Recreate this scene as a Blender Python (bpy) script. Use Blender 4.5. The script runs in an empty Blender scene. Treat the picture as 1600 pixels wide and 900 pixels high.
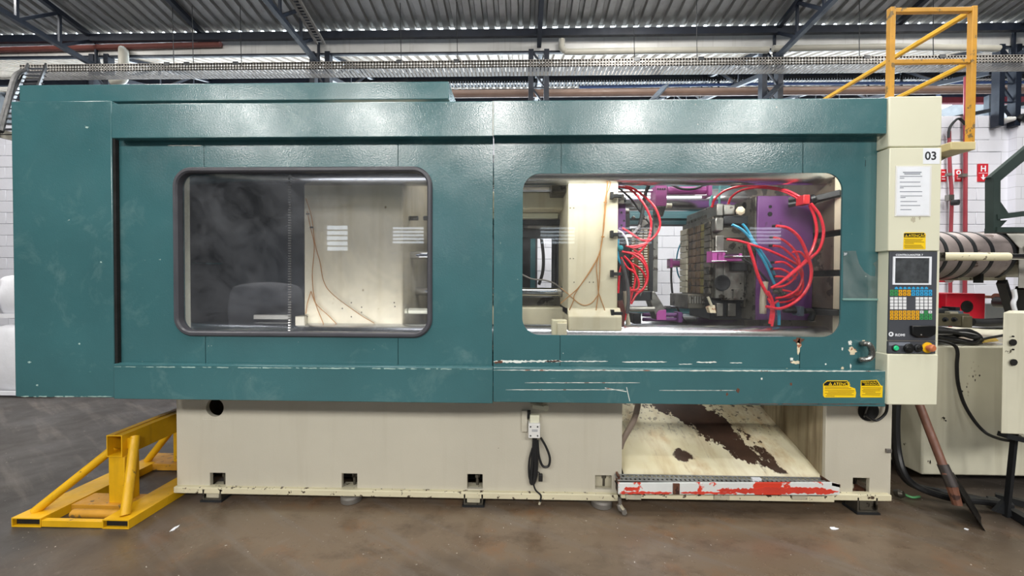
import bpy, bmesh, math, random
from mathutils import Vector, Matrix, Euler
C = bpy.context.scene.collection
S = bpy.context.scene
rnd = random.Random(7)
PI = math.pi
# ------------------------------------------------------------------ camera
F = 600.0
H = 1.52
cam_d = bpy.data.cameras.new('camera'); cam = bpy.data.objects.new('camera', cam_d); C.objects.link(cam)
cam_d.sensor_width = 36; cam_d.lens = 36*F/1600; cam_d.clip_start = 0.05; cam_d.clip_end = 200
CAM_M = (Matrix.Translation((0, 0, H)) @ Matrix.Rotation(math.radians(1.43), 4, 'Z')
         @ Matrix.Rotation(math.radians(90-0.86), 4, 'X') @ Matrix.Rotation(math.radians(0.25), 4, 'Z'))
cam.matrix_world = CAM_M
S.camera = cam
# ------------------------------------------------------------------ sky, daylight, exposure
w = bpy.data.worlds.new('sky'); S.world = w; w.use_nodes = True
bg = w.node_tree.nodes['Background']; bg.inputs[0].default_value = (0.80, 0.91, 1.0, 1); bg.inputs[1].default_value = 6.0
def area(name, loc, sx, sy, power, rot=(0, 0, 0), col=(1, 0.97, 0.92)):
    l = bpy.data.lights.new(name, 'AREA'); l.shape = 'RECTANGLE'; l.size = sx; l.size_y = sy; l.energy = power; l.color = col
    o = bpy.data.objects.new(name, l); o.location = loc; o.rotation_euler = rot; C.objects.link(o); return o
# translucent roof panels let daylight through in the first two rows: strips along the roof slope, all of them nearer than the part of the roof in frame
for x in (-8.0, -4.3, -0.7, 3.1, 6.3):
    area('roof_light', (x, -6.4, 6.3), 0.6, 1.8, 250, (math.radians(38), 0, 0))
for x in (-6.0, -1.9, 2.2, 6.3):
    area('roof_light', (x, 1.8, 6.6), 0.8, 4.2, 150)
for x in (-8.2, 2.0, 7.4):
    area('roof_light', (x, 4.9, 6.2), 0.8, 1.6, 110)  # unseen lamps added to brighten the back wall
S.view_settings.view_transform = 'Standard'; S.view_settings.look = 'None'
S.view_settings.gamma = 1.0; S.view_settings.use_curve_mapping = False
S.view_settings.exposure = 0.45
try:
    S.cycles.max_bounces = 8; S.cycles.transparent_max_bounces = 16; S.cycles.use_denoising = True
    S.cycles.sample_clamp_indirect = 4.0
except Exception: pass

# ------------------------------------------------------------------ coordinates: a photo pixel on a plane of known depth -> a point of the place
_R = CAM_M.to_3x3()
def ray(px, py): return (_R @ Vector(((px-800)/F, -(py-450)/F, -1.0)))
def U(px, py, Y):
    d = ray(px, py); t = Y/d.y; return Vector((d.x*t, Y, H+d.z*t))
def G(px, py, Z=0.0):
    d = ray(px, py); t = (Z-H)/d.z; return Vector((d.x*t, d.y*t, Z))
def UX(px, Y, py=441): return U(px, py, Y).x
def UZ(py, Y, px=815): return U(px, py, Y).z

# ------------------------------------------------------------------ materials
def lin(h):
    h = h.lstrip('#'); v = [int(h[i:i+2], 16)/255 for i in (0, 2, 4)]
    return tuple((c/12.92 if c <= .04045 else ((c+.055)/1.055)**2.4) for c in v)+(1,)
MATS = {}
class NT:
    def __init__(s, name):
        s.m = bpy.data.materials.new(name); s.m.use_nodes = True; s.t = s.m.node_tree
        s.b = s.t.nodes['Principled BSDF']; s.out = s.t.nodes['Material Output']
        g = s.t.nodes.new('ShaderNodeNewGeometry'); s.pos = g.outputs['Position']
    def n(s, typ, **kw):
        x = s.t.nodes.new(typ)
        for k, v in kw.items(): setattr(x, k, v)
        return x
    def l(s, a, b): s.t.links.new(a, b)
    def mapped(s, scale, src=None):
        x = s.n('ShaderNodeVectorMath', operation='MULTIPLY'); s.l(src or s.pos, x.inputs[0]); x.inputs[1].default_value = scale; return x.outputs[0]
    def noise(s, scale, detail=4, rough=.55, vec=None, dist=0):
        x = s.n('ShaderNodeTexNoise'); x.inputs['Scale'].default_value = scale; x.inputs['Detail'].default_value = detail
        x.inputs['Roughness'].default_value = rough; x.inputs['Distortion'].default_value = dist
        s.l(vec or s.pos, x.inputs['Vector']); return x.outputs['Fac']
    def ramp(s, fac, a, b, va=0., vb=1.):
        x = s.n('ShaderNodeMapRange'); x.inputs[1].default_value = a; x.inputs[2].default_value = b
        x.inputs[3].default_value = va; x.inputs[4].default_value = vb; s.l(fac, x.inputs[0]); return x.outputs[0]
    def math(s, op, a, b=None):
        x = s.n('ShaderNodeMath', operation=op)
        for i, v in enumerate((a, b)):
            if v is None: continue
            if isinstance(v, (int, float)): x.inputs[i].default_value = v
            else: s.l(v, x.inputs[i])
        return x.outputs[0]
    def mix(s, fac, a, b):
        x = s.n('ShaderNodeMix', data_type='RGBA'); i = x.inputs
        for sock, v in ((i[0], fac), (i[6], a), (i[7], b)):
            if isinstance(v, (int, float)): sock.default_value = v
            elif isinstance(v, tuple): sock.default_value = v
            else: s.l(v, sock)
        return x.outputs[2]
    def bump(s, h, strength, dist=.01):
        x = s.n('ShaderNodeBump'); x.inputs['Strength'].default_value = strength; x.inputs['Distance'].default_value = dist
        s.l(h, x.inputs['Height']); s.l(x.outputs[0], s.b.inputs['Normal'])
def mat(name, base, rough=.5, metal=0., var=.15, vs=2.5, bump=0., bs=60., wear=None, scratch=None, streak=None, emit=0, spec=.5):
    """painted / metal / plastic surface: base colour, tonal noise, optional chips (colour, threshold, scale), scratches (colour, threshold), drips"""
    if name in MATS: return MATS[name]
    t = NT(name); b = lin(base)
    dark = tuple(c*(1-var) for c in b[:3])+(1,); lite = tuple(min(1, c*(1+var)) for c in b[:3])+(1,)
    col = t.mix(t.ramp(t.noise(vs, 5), .3, .7), dark, lite) if var else None
    r = None
    if streak:
        f = t.ramp(t.noise(1, 4, vec=t.mapped((14, 14, .8))), streak[1], streak[1]+.2); col = t.mix(t.math('MULTIPLY', f, streak[2]), col, lin(streak[0]))
    if scratch:
        f = t.ramp(t.noise(1, 6, .65, vec=t.mapped((2.2, 2.2, 90))), scratch[1], scratch[1]+.03)
        f2 = t.ramp(t.noise(1.6, 2), .45, .6); f = t.math('MULTIPLY', f, f2); col = t.mix(t.math('MULTIPLY', f, .8), col, lin(scratch[0]))
    if wear:
        f = t.ramp(t.noise(wear[2], 8, .6), wear[1], wear[1]+.02); col = t.mix(f, col, lin(wear[0]))
    if col is not None: t.l(col, t.b.inputs['Base Color'])
    else: t.b.inputs['Base Color'].default_value = b
    t.b.inputs['Metallic'].default_value = metal
    if rough < .85 and metal < .9:
        t.l(t.ramp(t.noise(vs*3, 4), .3, .7, max(.02, rough*.75), min(1, rough*1.25)), t.b.inputs['Roughness'])
    else: t.b.inputs['Roughness'].default_value = rough
    t.b.inputs['Specular IOR Level'].default_value = spec
    if bump: t.bump(t.noise(bs, 3), bump)
    if emit:
        t.b.inputs['Emission Color'].default_value = b; t.b.inputs['Emission Strength'].default_value = emit
    MATS[name] = t.m; return t.m
def green_paint(name, base):
    t = NT(name); b = lin(base)
    col = t.mix(t.ramp(t.noise(1.1, 5), .3, .7), tuple(c*.86 for c in b[:3])+(1,), tuple(c*1.18 for c in b[:3])+(1,))
    rub = t.math('MULTIPLY', t.ramp(t.noise(3.2, 7, .7, dist=.6), .56, .72), .16); col = t.mix(rub, col, lin('#9db7b4'))
    sc = t.ramp(t.noise(1, 5, .65, vec=t.mapped((3, 3, 110))), .70, .73); col = t.mix(t.math('MULTIPLY', sc, t.ramp(t.noise(2.1, 2), .5, .62, 0, .7)), col, lin('#b9d2cd'))
    sp = t.ramp(t.noise(34, 3), .745, .76); col = t.mix(t.math('MULTIPLY', sp, t.ramp(t.noise(1.7, 2), .5, .6)), col, lin('#cfd9d0'))
    t.l(col, t.b.inputs['Base Color'])
    t.l(t.ramp(t.noise(5, 4), .3, .7, .17, .27), t.b.inputs['Roughness']); t.b.inputs['Specular IOR Level'].default_value = .75
    h = t.math('ADD', t.math('MULTIPLY', t.noise(130, 2), .12), t.noise(2.0, 2)); t.bump(h, .25, .02)
    MATS[name] = t.m; return t.m
GREEN = green_paint('green_machine_paint', '#3d696e')
GREEN_SHADE = mat('pale_edge_paint', '#a9c4bd', .5, var=.25, vs=9, wear=('#3a6a6c', .52, 14))
CREAM = mat('cream_paint', '#cbc6b6', .45, var=.06, vs=1.2, bump=.06, bs=90, wear=('#5d5344', .735, 22), streak=('#b9b29f', .55, .28))
CREAM_P = mat('cream_panel_paint', '#e0dfc8', .42, var=.04, vs=1.5, wear=('#8a7f6a', .77, 26))
CREAM_W = mat('worn_cream_paint', '#ddd6b8', .5, var=.08, vs=3, wear=('#4a3c2e', .60, 24), bump=.1)
CREAM_D = mat('dirty_cream_casting', '#d8cfb4', .55, var=.12, vs=3.5, wear=('#8d7a55', .70, 18), streak=('#b5a37c', .52, .35))
INJ = mat('injection_base_paint', '#cfccb8', .5, var=.1, vs=1.6, wear=('#55503f', .70, 11), streak=('#b0ab94', .55, .5))
GREYCR = mat('grey_cream', '#b7b19c', .5, var=.2, vs=5, wear=('#59503f', .62, 20))
STEEL = mat('machined_steel', '#8d8b85', .38, .85, var=.25, vs=6, wear=('#4c4740', .62, 12), bump=.1)
STEEL_D = mat('greasy_steel', '#5f5b52', .42, .6, var=.35, vs=7, wear=('#2b2721', .57, 9), bump=.15)
PLATEN = mat('oily_platen_steel', '#6a5f4f', .4, .35, var=.3, vs=4, wear=('#3d342a', .56, 5))
CHROME = mat('chrome', '#dcdde0', .1, 1, var=.05)
TIEBAR = mat('tie_bar_chrome', '#cfd2d8', .27, 1, var=.12, vs=8)
DARK = mat('dark_steel', '#26282b', .45, .3, var=.3)
BLACK = mat('black_plastic', '#141516', .4, var=.2)
RUBBER = mat('black_rubber', '#1b1c1e', .5, var=.15)
SEAL = mat('window_rubber_seal', '#4a4a50', .38, var=.12, vs=5)
VOID = mat('unlit_hollow', '#0b0a09', .8, var=0)  # near-black colour put in for the shade inside gaps and hollows
PURPLE = mat('purple_paint', '#5f316a', .45, var=.15, vs=5, wear=('#4b2a4c', .66, 12))
PINK = mat('pink_purple_paint', '#a54a92', .4, var=.12, vs=6)
RED_H = mat('red_hose', '#e02a3c', .25, var=.1, vs=9)
BLUE_H = mat('blue_hose', '#2f93b5', .3, var=.1)
BROWN_W = mat('brown_wire', '#a9773f', .5, var=.2)
YELLOW = mat('yellow_paint', '#dba90f', .45, var=.14, vs=5, wear=('#6a5522', .68, 16), streak=('#9b7413', .58, .5), bump=.08)
YELLOW_W = mat('weathered_yellow_paint', '#c48f2c', .5, var=.15, vs=7, wear=('#7a6238', .60, 17))
NAVY = mat('navy_steel_paint', '#121a28', .5, .1, var=.25)
GALV = mat('galvanised_steel', '#7a7671', .5, .35, var=.18, vs=7)
PVC = mat('grey_pipe', '#a9a69b', .5, var=.12)
BROWNP = mat('brown_pipe_paint', '#6e5648', .5, var=.15)
REDP = mat('red_pipe_paint', '#8e2f3a', .45, var=.15)
REDB = mat('red_box_paint', '#c9152e', .45, var=.15, vs=5, wear=('#6d1018', .66, 20))
WHITE = mat('white_plastic', '#e6e6e4', .45, var=.03)
PAPER = mat('paper_white', '#eaeef5', .6, var=.03, vs=14)
INK = mat('print_ink', '#23262e', .6, var=0)
GREYINK = mat('faint_print', '#7d828e', .6, var=0)
PANEL = mat('panel_charcoal', '#45484f', .5, var=.06)
SCREEN = mat('screen_glass', '#4a4d50', .15, var=.4, vs=16)
LABEL_Y = mat('label_yellow', '#f7cf16', .45, var=.05)
OCHRE = mat('label_text_ochre', '#9a7d10', .6, var=0)
WALLW = mat('painted_block', '#dcdde6', .7, var=.05, vs=2, bump=.2, bs=30)
JOINT = mat('block_joint', '#c3c4cc', .8, var=.1)
KHAKI = mat('dark_green_frame', '#2f3d3a', .5, .1, var=.2)
BAND = mat('heater_band_steel', '#8f8583', .5, .45, var=.2, vs=6, wear=('#5a4a45', .62, 8))
HOOD = mat('dusty_sheet_metal', '#a5a39c', .5, .4, var=.18, vs=4)
RUST = mat('rusty_steel', '#6b4636', .6, .2, var=.3, vs=8, wear=('#3d2620', .55, 15))
REDWHITE = mat('chipped_red_over_white', '#dfe3e2', .5, var=.08, wear=('#d6402a', .52, 7), vs=5)
BAG = mat('white_woven_bag', '#e3e4ea', .8, var=.06, vs=3, bump=.35, bs=11)
PUTTY = mat('bare_putty', '#e0d2b4', .6, var=.15, vs=30, wear=('#a2664a', .58, 26))
BARE = mat('white_chip_and_glare', '#e6e9e2', .6, var=.15, vs=20, wear=('#a0705c', .60, 18))  # bare chips; also colours the painted glare strip
BRASS = mat('oily_brown_steel', '#5c4526', .4, .5, var=.4, vs=9, wear=('#2f2415', .55, 14))
DULLTEAL = mat('rear_door_paint', '#3b6a72', .4, var=.15)

def pane_material(name, tint, haze, hazecol, gl=1.45):
    t = NT(name); nt = t.t; nt.nodes.remove(t.b)
    tr = t.n('ShaderNodeBsdfTransparent'); tr.inputs[0].default_value = tint
    gl_ = t.n('ShaderNodeBsdfGlossy'); gl_.inputs['Roughness'].default_value = .015
    df = t.n('ShaderNodeBsdfDiffuse'); df.inputs[0].default_value = hazecol
    fr = t.n('ShaderNodeFresnel'); fr.inputs[0].default_value = gl
    smear = t.ramp(t.noise(2.2, 8, .68, dist=1.5), .38, .75, haze*.25, haze*1.7)
    scr = t.math('MULTIPLY', t.ramp(t.noise(1, 5, .6, vec=t.mapped((4, 4, 75))), .71, .74), .18)
    m1 = t.n('ShaderNodeMixShader'); t.l(t.math('ADD', smear, scr), m1.inputs[0]); t.l(tr.outputs[0], m1.inputs[1]); t.l(df.outputs[0], m1.inputs[2])
    m2 = t.n('ShaderNodeMixShader'); t.l(fr.outputs[0], m2.inputs[0]); t.l(m1.outputs[0], m2.inputs[1]); t.l(gl_.outputs[0], m2.inputs[2])
    t.l(m2.outputs[0], t.out.inputs[0]); MATS[name] = t.m; return t.m
PANE_L = pane_material('scuffed_pane', (.74, .75, .78, 1), .07, (.5, .52, .56, 1))
PANE_R = pane_material('clear_pane', (.95, .96, .96, 1), .022, (.7, .7, .72, 1), 1.3)

# ------------------------------------------------------------------ mesh builder
class MB:
    def __init__(s): s.v = []; s.f = []
    def add(s, vs, fs):
        k = len(s.v); s.v += [Vector(p) for p in vs]; s.f += [tuple(i+k for i in f) for f in fs]; return s
    def box(s, a, b):
        x0, y0, z0 = (min(a[i], b[i]) for i in range(3)); x1, y1, z1 = (max(a[i], b[i]) for i in range(3))
        return s.add([(x0,y0,z0),(x1,y0,z0),(x1,y1,z0),(x0,y1,z0),(x0,y0,z1),(x1,y0,z1),(x1,y1,z1),(x0,y1,z1)],
                     [(0,3,2,1),(4,5,6,7),(0,1,5,4),(1,2,6,5),(2,3,7,6),(3,0,4,7)])
    def bar(s, p, q, w, h, up=(0, 0, 1)):
        """rectangular bar from p to q, w across, h along up"""
        p, q = Vector(p), Vector(q); d = (q-p).normalized(); u = Vector(up)
        if abs(d.dot(u)) > .99: u = Vector((1, 0, 0))
        r = d.cross(u).normalized(); u = r.cross(d).normalized(); r *= w/2; u *= h/2
        return s.add([p-r-u, p+r-u, p+r+u, p-r+u, q-r-u, q+r-u, q+r+u, q-r+u],
                     [(3,2,1,0),(4,5,6,7),(0,1,5,4),(1,2,6,5),(2,3,7,6),(3,0,4,7)])
    def cyl(s, p, q, r, n=20, r2=None, caps=True):
        p, q = Vector(p), Vector(q); d = (q-p).normalized(); r2 = r if r2 is None else r2
        u = d.orthogonal().normalized(); v = d.cross(u); vs = []
        for i in range(n):
            a = 2*PI*i/n; e = u*math.cos(a)+v*math.sin(a); vs += [p+e*r, q+e*r2]
        fs = [(2*i, 2*((i+1) % n), 2*((i+1) % n)+1, 2*i+1) for i in range(n)]
        if caps: fs += [tuple(2*i for i in range(n))[::-1], tuple(2*i+1 for i in range(n))]
        return s.add(vs, fs)
    def lathe(s, p, axis, prof, n=24, caps=True):
        """prof: list of (distance along axis, radius)"""
        p, d = Vector(p), Vector(axis).normalized(); u = d.orthogonal().normalized(); v = d.cross(u); vs = []; fs = []
        for (t, r) in prof:
            for i in range(n):
                a = 2*PI*i/n; vs.append(p+d*t+(u*math.cos(a)+v*math.sin(a))*r)
        for k in range(len(prof)-1):
            for i in range(n): j = (i+1) % n; fs.append((k*n+i, k*n+j, (k+1)*n+j, (k+1)*n+i))
        if caps: fs += [tuple(range(n))[::-1], tuple((len(prof)-1)*n+i for i in range(n))]
        return s.add(vs, fs)
    def tube(s, pts, r, n=8, caps=True):
        pts = [Vector(p) for p in pts]; m = len(pts); vs = []; fs = []
        T = [(pts[min(i+1, m-1)]-pts[max(i-1, 0)]).normalized() for i in range(m)]
        u = T[0].orthogonal().normalized()
        for i in range(m):
            u = (u-T[i]*u.dot(T[i])).normalized(); v = T[i].cross(u)
            rr = r[i] if isinstance(r, (list, tuple)) else r
            vs += [pts[i]+(u*math.cos(2*PI*k/n)+v*math.sin(2*PI*k/n))*rr for k in range(n)]
        for i in range(m-1):
            for k in range(n): j = (k+1) % n; fs.append((i*n+k, i*n+j, (i+1)*n+j, (i+1)*n+k))
        if caps: fs += [tuple(range(n))[::-1], tuple((m-1)*n+k for k in range(n))]
        return s.add(vs, fs)
    def prism(s, poly, off):
        """closed polygon (world points) swept by vector off"""
        n = len(poly); off = Vector(off); poly = [Vector(p) for p in poly]
        return s.add(poly+[p+off for p in poly], [tuple(range(n)), tuple(range(2*n-1, n-1, -1))]+[(i, i+n, (i+1) % n+n, (i+1) % n) for i in range(n)])
    def loft(s, loops):
        """closed loops of equal length in a row, joined by quads (open ends)"""
        n = len(loops[0]); vs = [p for L in loops for p in L]; fs = []
        for k in range(len(loops)-1):
            for i in range(n): j = (i+1) % n; fs.append((k*n+i, k*n+j, (k+1)*n+j, (k+1)*n+i))
        return s.add(vs, fs)
    def build(s, name, m, parent=None, bevel=0, seg=2, smooth=True, recalc=True, **props):
        me = bpy.data.meshes.new(name); vs = s.v
        lo = Vector([min(p[i] for p in vs) for i in range(3)]); hi = Vector([max(p[i] for p in vs) for i in range(3)]); c = (lo+hi)/2
        me.from_pydata([p-c for p in vs], [], s.f)
        if recalc:
            b = bmesh.new(); b.from_mesh(me); bmesh.ops.recalc_face_normals(b, faces=b.faces); b.to_mesh(me); b.free()
        me.materials.append(m)
        if smooth:
            me.shade_smooth(); me.set_sharp_from_angle(angle=math.radians(35))
        o = bpy.data.objects.new(name, me); C.objects.link(o)
        if parent: o.parent = parent; o.location = c-WORLD[parent.name]
        else: o.location = c
        WORLD[o.name] = c.copy()
        if bevel:
            md = o.modifiers.new('bevel', 'BEVEL'); md.width = bevel; md.segments = seg; md.limit_method = 'ANGLE'; md.harden_normals = False
        for k, v in props.items(): o[k] = v
        return o
WORLD = {}
def thing(name, loc, label, cat, group=None):
    o = bpy.data.objects.new(name, None); o.empty_display_size = .1; C.objects.link(o); o.location = loc; WORLD[o.name] = Vector(loc)
    o['label'] = label; o['category'] = cat
    if group: o['group'] = group
    return o
def tag(o, label, cat, group=None):
    o['label'] = label; o['category'] = cat
    if group: o['group'] = group
    return o
def copy_part(o, shift, parent=None):
    c = o.copy(); C.objects.link(c); c.location = o.location+Vector(shift)
    if parent: c.parent = parent; c.location = WORLD[o.name]+Vector(shift)-WORLD[parent.name]
    WORLD[c.name] = WORLD[o.name]+Vector(shift); return c
def pbox(px0, py0, px1, py1, Y0, Y1, mb=None):
    """box whose front face covers that photo rectangle at depth Y0"""
    cx, cy = (px0+px1)/2, (py0+py1)/2
    x0, x1 = U(px0, cy, Y0).x, U(px1, cy, Y0).x; z1, z0 = U(cx, py0, Y0).z, U(cx, py1, Y0).z
    return (mb or MB()).box((x0, Y0, z0), (x1, Y1, z1))
def spline(pts, k=6):
    P = [Vector(p) for p in pts]; P = [P[0]*2-P[1]]+P+[P[-1]*2-P[-2]]; out = []
    for i in range(1, len(P)-2):
        a, b, c, d = P[i-1:i+3]
        for j in range(k):
            t = j/k; out.append(.5*((2*b)+(c-a)*t+(2*a-5*b+4*c-d)*t*t+(3*b-a-3*c+d)*t**3))
    out.append(P[-2]); return out
def hose(pix, r, Y=None, n=8, k=6):
    pts = [U(p[0], p[1], p[2] if len(p) > 2 else Y) for p in pix]
    return MB().tube(spline(pts, k), r, n)
def rrect(x0, x1, z0, z1, r, seg=8):
    """points of a rounded rectangle (x,z), counter-clockwise from the lower left"""
    out = []
    for cx, cz, a0 in ((x1-r, z0+r, -PI/2), (x1-r, z1-r, 0), (x0+r, z1-r, PI/2), (x0+r, z0+r, PI)):
        out += [(cx+r*math.cos(a0+PI/2*i/seg), cz+r*math.sin(a0+PI/2*i/seg)) for i in range(seg+1)]
    return out
def outer_of(loop, x0, x1, z0, z1, seg=8):
    """points on the rectangle outside, one for each point of rrect()"""
    cor = [(x1, z0), (x1, z1), (x0, z1), (x0, z0)]; out = []
    for i, (x, z) in enumerate(loop):
        q = i//(seg+1); k = i % (seg+1); cx, cz = cor[q]; m = seg/2
        ix, iz = loop[q*(seg+1)+int(m)]
        vert_first = q in (1, 3)  # which side is met first going round
        if k == m: out.append((cx, cz))
        elif (k < m) != vert_first: out.append((x, cz))
        else: out.append((cx, z))
    return out
def ring_plate(O, I, ri, Y0, Y1, seg=8):
    """plate O=(x0,x1,z0,z1) with a rounded hole I"""
    inn = rrect(*I, ri, seg); out = outer_of(inn, *O, seg=seg); f = lambda L, y: [(x, y, z) for x, z in L]
    return MB().loft([f(out, Y1), f(out, Y0), f(inn, Y0), f(inn, Y1), f(out, Y1)])
def hole_plate(x0, x1, z0, z1, holes, Y0, Y1):
    """plate with rectangular holes (x0,x1,z0,z1), one welded mesh"""
    xs = sorted({x0, x1, *[h[0] for h in holes], *[h[1] for h in holes]}); zs = sorted({z0, z1, *[h[2] for h in holes], *[h[3] for h in holes]})
    solid = lambda i, j: 0 <= i < len(xs)-1 and 0 <= j < len(zs)-1 and not any(h[0]-1e-6 <= xs[i] and xs[i+1] <= h[1]+1e-6 and h[2]-1e-6 <= zs[j] and zs[j+1] <= h[3]+1e-6 for h in holes)
    mb = MB(); idx = {}
    def V(i, j, b):
        if (i, j, b) not in idx: idx[i, j, b] = len(mb.v); mb.v.append(Vector((xs[i], Y1 if b else Y0, zs[j])))
        return idx[i, j, b]
    for i in range(len(xs)-1):
        for j in range(len(zs)-1):
            if not solid(i, j): continue
            mb.f.append((V(i,j,0), V(i+1,j,0), V(i+1,j+1,0), V(i,j+1,0))); mb.f.append((V(i,j,1), V(i,j+1,1), V(i+1,j+1,1), V(i+1,j,1)))
            if not solid(i-1, j): mb.f.append((V(i,j,0), V(i,j+1,0), V(i,j+1,1), V(i,j,1)))
            if not solid(i+1, j): mb.f.append((V(i+1,j,0), V(i+1,j,1), V(i+1,j+1,1), V(i+1,j+1,0)))
            if not solid(i, j-1): mb.f.append((V(i,j,0), V(i,j,1), V(i+1,j,1), V(i+1,j,0)))
            if not solid(i, j+1): mb.f.append((V(i,j+1,0), V(i+1,j+1,0), V(i+1,j+1,1), V(i,j+1,1)))
    return mb
def blob(px, py, rx, ry, Y, th=.0008, seed=0, n=22):
    """thin ragged flake on a vertical face"""
    r = random.Random(seed); c = U(px, py, Y); k = Y/F; pts = []
    for i in range(n):
        a = 2*PI*i/n; q = .55+.6*r.random(); pts.append((c.x+rx*k*q*math.cos(a), Y, c.z+ry*k*q*math.sin(a)))
    return MB().prism(pts, (0, -th, 0))
def strip(px0, px1, py, hpx, Y, th=.0008, seed=0, step=4, slope=0.):
    """ragged long chip along an edge"""
    r = random.Random(seed); n = max(2, int((px1-px0)/step)); up, lo = [], []
    for i in range(n+1):
        px = px0+(px1-px0)*i/n; y = py+slope*(px-px0); t = min(i, n-i)/max(1, n*.1); t = min(1, t+.15)
        up.append(U(px, y-hpx*t*(.2+.6*r.random()), Y)); lo.append(U(px, y+hpx*t*(.2+.6*r.random()), Y))
    return MB().prism(up+lo[::-1], (0, -th, 0))
def words(txt, px, py, hpx, Y, m, parent, align='LEFT', bold=0., name='lettering', squash=1.):
    """raised print: cap height hpx pixels at depth Y, px,py = left/centre of the baseline"""
    cu = bpy.data.curves.new('type', 'FONT'); cu.body = txt; cu.align_x = align; cu.offset = bold; cu.resolution_u = 3
    o = bpy.data.objects.new('type', cu); C.objects.link(o); bpy.context.view_layer.update()
    me = bpy.data.meshes.new_from_object(o.evaluated_get(bpy.context.evaluated_depsgraph_get())); bpy.data.objects.remove(o); bpy.data.curves.remove(cu)
    s = hpx*Y/F/.69; c = U(px, py, Y)
    for v in me.vertices: v.co = Vector((v.co.x*s*squash, 0, v.co.y*s))
    me.name = name; me.materials.append(m)
    ob = bpy.data.objects.new(name, me); C.objects.link(ob); ob.location = c-(WORLD[parent.name] if parent else Vector())
    if parent: ob.parent = parent
    WORLD[ob.name] = c; ob['kind'] = 'stuff' if len(txt) > 8 else 'thing'
    del ob['kind']
    return ob
# ================================================================== THE SETTING
def floor_material():
    t = NT('oily_concrete')
    big = t.noise(.55, 6, .6); fine = t.noise(9, 8, .65); mid = t.noise(2.4, 7, .62, dist=.4)
    col = t.mix(t.ramp(big, .35, .65), lin('#36322f'), lin('#443f3a'))
    col = t.mix(t.ramp(mid, .45, .7, 0, .5), col, lin('#332e2b'))
    sx = t.n('ShaderNodeSeparateXYZ'); t.l(t.pos, sx.inputs[0])
    # brown oil soaked into the slab in front of the machine: a stain of its own shape
    wob = t.math('MULTIPLY', t.math('SUBTRACT', t.noise(1.1, 6, .6), .5), 1.5)
    yy = t.math('ADD', sx.outputs[1], wob); a = t.math('MULTIPLY', t.ramp(yy, 1.55, 2.1), t.ramp(sx.outputs[0], 3.6, 2.2)); a = t.math('MULTIPLY', a, t.ramp(t.math('ADD', sx.outputs[0], wob), -2.9, -1.7))
    col = t.mix(t.math('MULTIPLY', a, .85), col, lin('#746453'))
    rust = t.math('MULTIPLY', t.ramp(t.noise(3.1, 8, .68), .54, .68), a); col = t.mix(t.math('MULTIPLY', rust, .45), col, lin('#7c5636'))
    dk = t.math('MULTIPLY', t.ramp(t.noise(2.6, 8, .68, vec=t.mapped((1, 1.6, 1))), .5, .66), a); col = t.mix(t.math('MULTIPLY', dk, .55), col, lin('#3d2f25'))
    v = t.n('ShaderNodeVectorRotate', rotation_type='Z_AXIS'); v.inputs['Angle'].default_value = .55; t.l(t.pos, v.inputs['Vector'])
    strk = t.ramp(t.noise(1, 6, .6, vec=t.mapped((.9, 9, 1), v.outputs[0])),   .52, .70, 0, .65); col = t.mix(strk, col, lin('#6e665f'))
    col = t.mix(t.ramp(fine, .62, .75, 0, .5), col, lin('#7f7367')); col = t.mix(t.ramp(t.noise(44, 2), .72, .75), col, lin('#b9b2a8'))
    col = t.mix(t.ramp(t.noise(70, 2), .35, .25, 0, .5), col, lin('#332c27'))
    t.l(col, t.b.inputs['Base Color'])
    ro = t.ramp(mid, .35, .7, .36, .6); ro2 = t.math('SUBTRACT', ro, t.math('MULTIPLY', a, .24)); t.l(ro2, t.b.inputs['Roughness'])
    t.bump(fine, .18, .01); return t.m
fl = MB().box((-16, -8.4, -.2), (16, 16, 0)).build('floor', floor_material(), kind='structure')

# white painted block wall under the roof valley; the blocks that show are laid one by one
WY, BW, BH = 7.15, .43, .2165
def block_material():
    t = NT('painted_block_courses'); sx = t.n('ShaderNodeSeparateXYZ'); t.l(t.pos, sx.inputs[0]); cb = t.n('ShaderNodeCombineXYZ'); t.l(sx.outputs[0], cb.inputs[0]); t.l(sx.outputs[2], cb.inputs[1])
    b = t.n('ShaderNodeTexBrick'); t.l(cb.outputs[0], b.inputs['Vector']); b.inputs['Scale'].default_value = 1; b.inputs['Brick Width'].default_value = BW; b.inputs['Row Height'].default_value = BH; b.inputs['Mortar Size'].default_value = .004
    b.inputs['Color1'].default_value = lin('#dcdde6'); b.inputs['Color2'].default_value = lin('#d6d7e0'); b.inputs['Mortar'].default_value = lin('#b5b6be'); t.l(b.outputs['Color'], t.b.inputs['Base Color']); t.b.inputs['Roughness'].default_value = .75
    return t.m
wb = MB().box((-16, WY, 0), (8.72, WY+.18, 20.8*BH)).box((8.72, WY-.12, 0), (9.0, WY+.18, 21.3*BH)).box((9.0, WY-.02, 0), (16, WY+.18, 21.2*BH)).build('wall_back', block_material(), kind='structure', smooth=False)
proto = None
def lay(x0, x1, z0, z1):
    global proto
    for r in range(int(z0/BH), int(z1/BH+.5)):
        k0 = math.floor(x0/BW)
        for k in range(k0, int(math.ceil(x1/BW))):
            x = (k+(.5 if r % 2 else 0))*BW
            if x+BW > 8.72 and x < 8.72: continue
            if proto is None:
                proto = MB().box((x+.004, WY-.012, r*BH+.004), (x+BW-.004, WY+.05, (r+1)*BH-.004)).build('brick', WALLW, wb, bevel=.004, seg=1); proto['x'] = 0; del proto['x']; X0, R0 = x, r
                lay.o = (x, r)
            else: copy_part(proto, (x-lay.o[0], rnd.uniform(-.002, .002), (r-lay.o[1])*BH))
lay(7.0, 8.7, .43, 20.7*BH)
lay(8.9, 10.0, .43, 20.7*BH)
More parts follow.
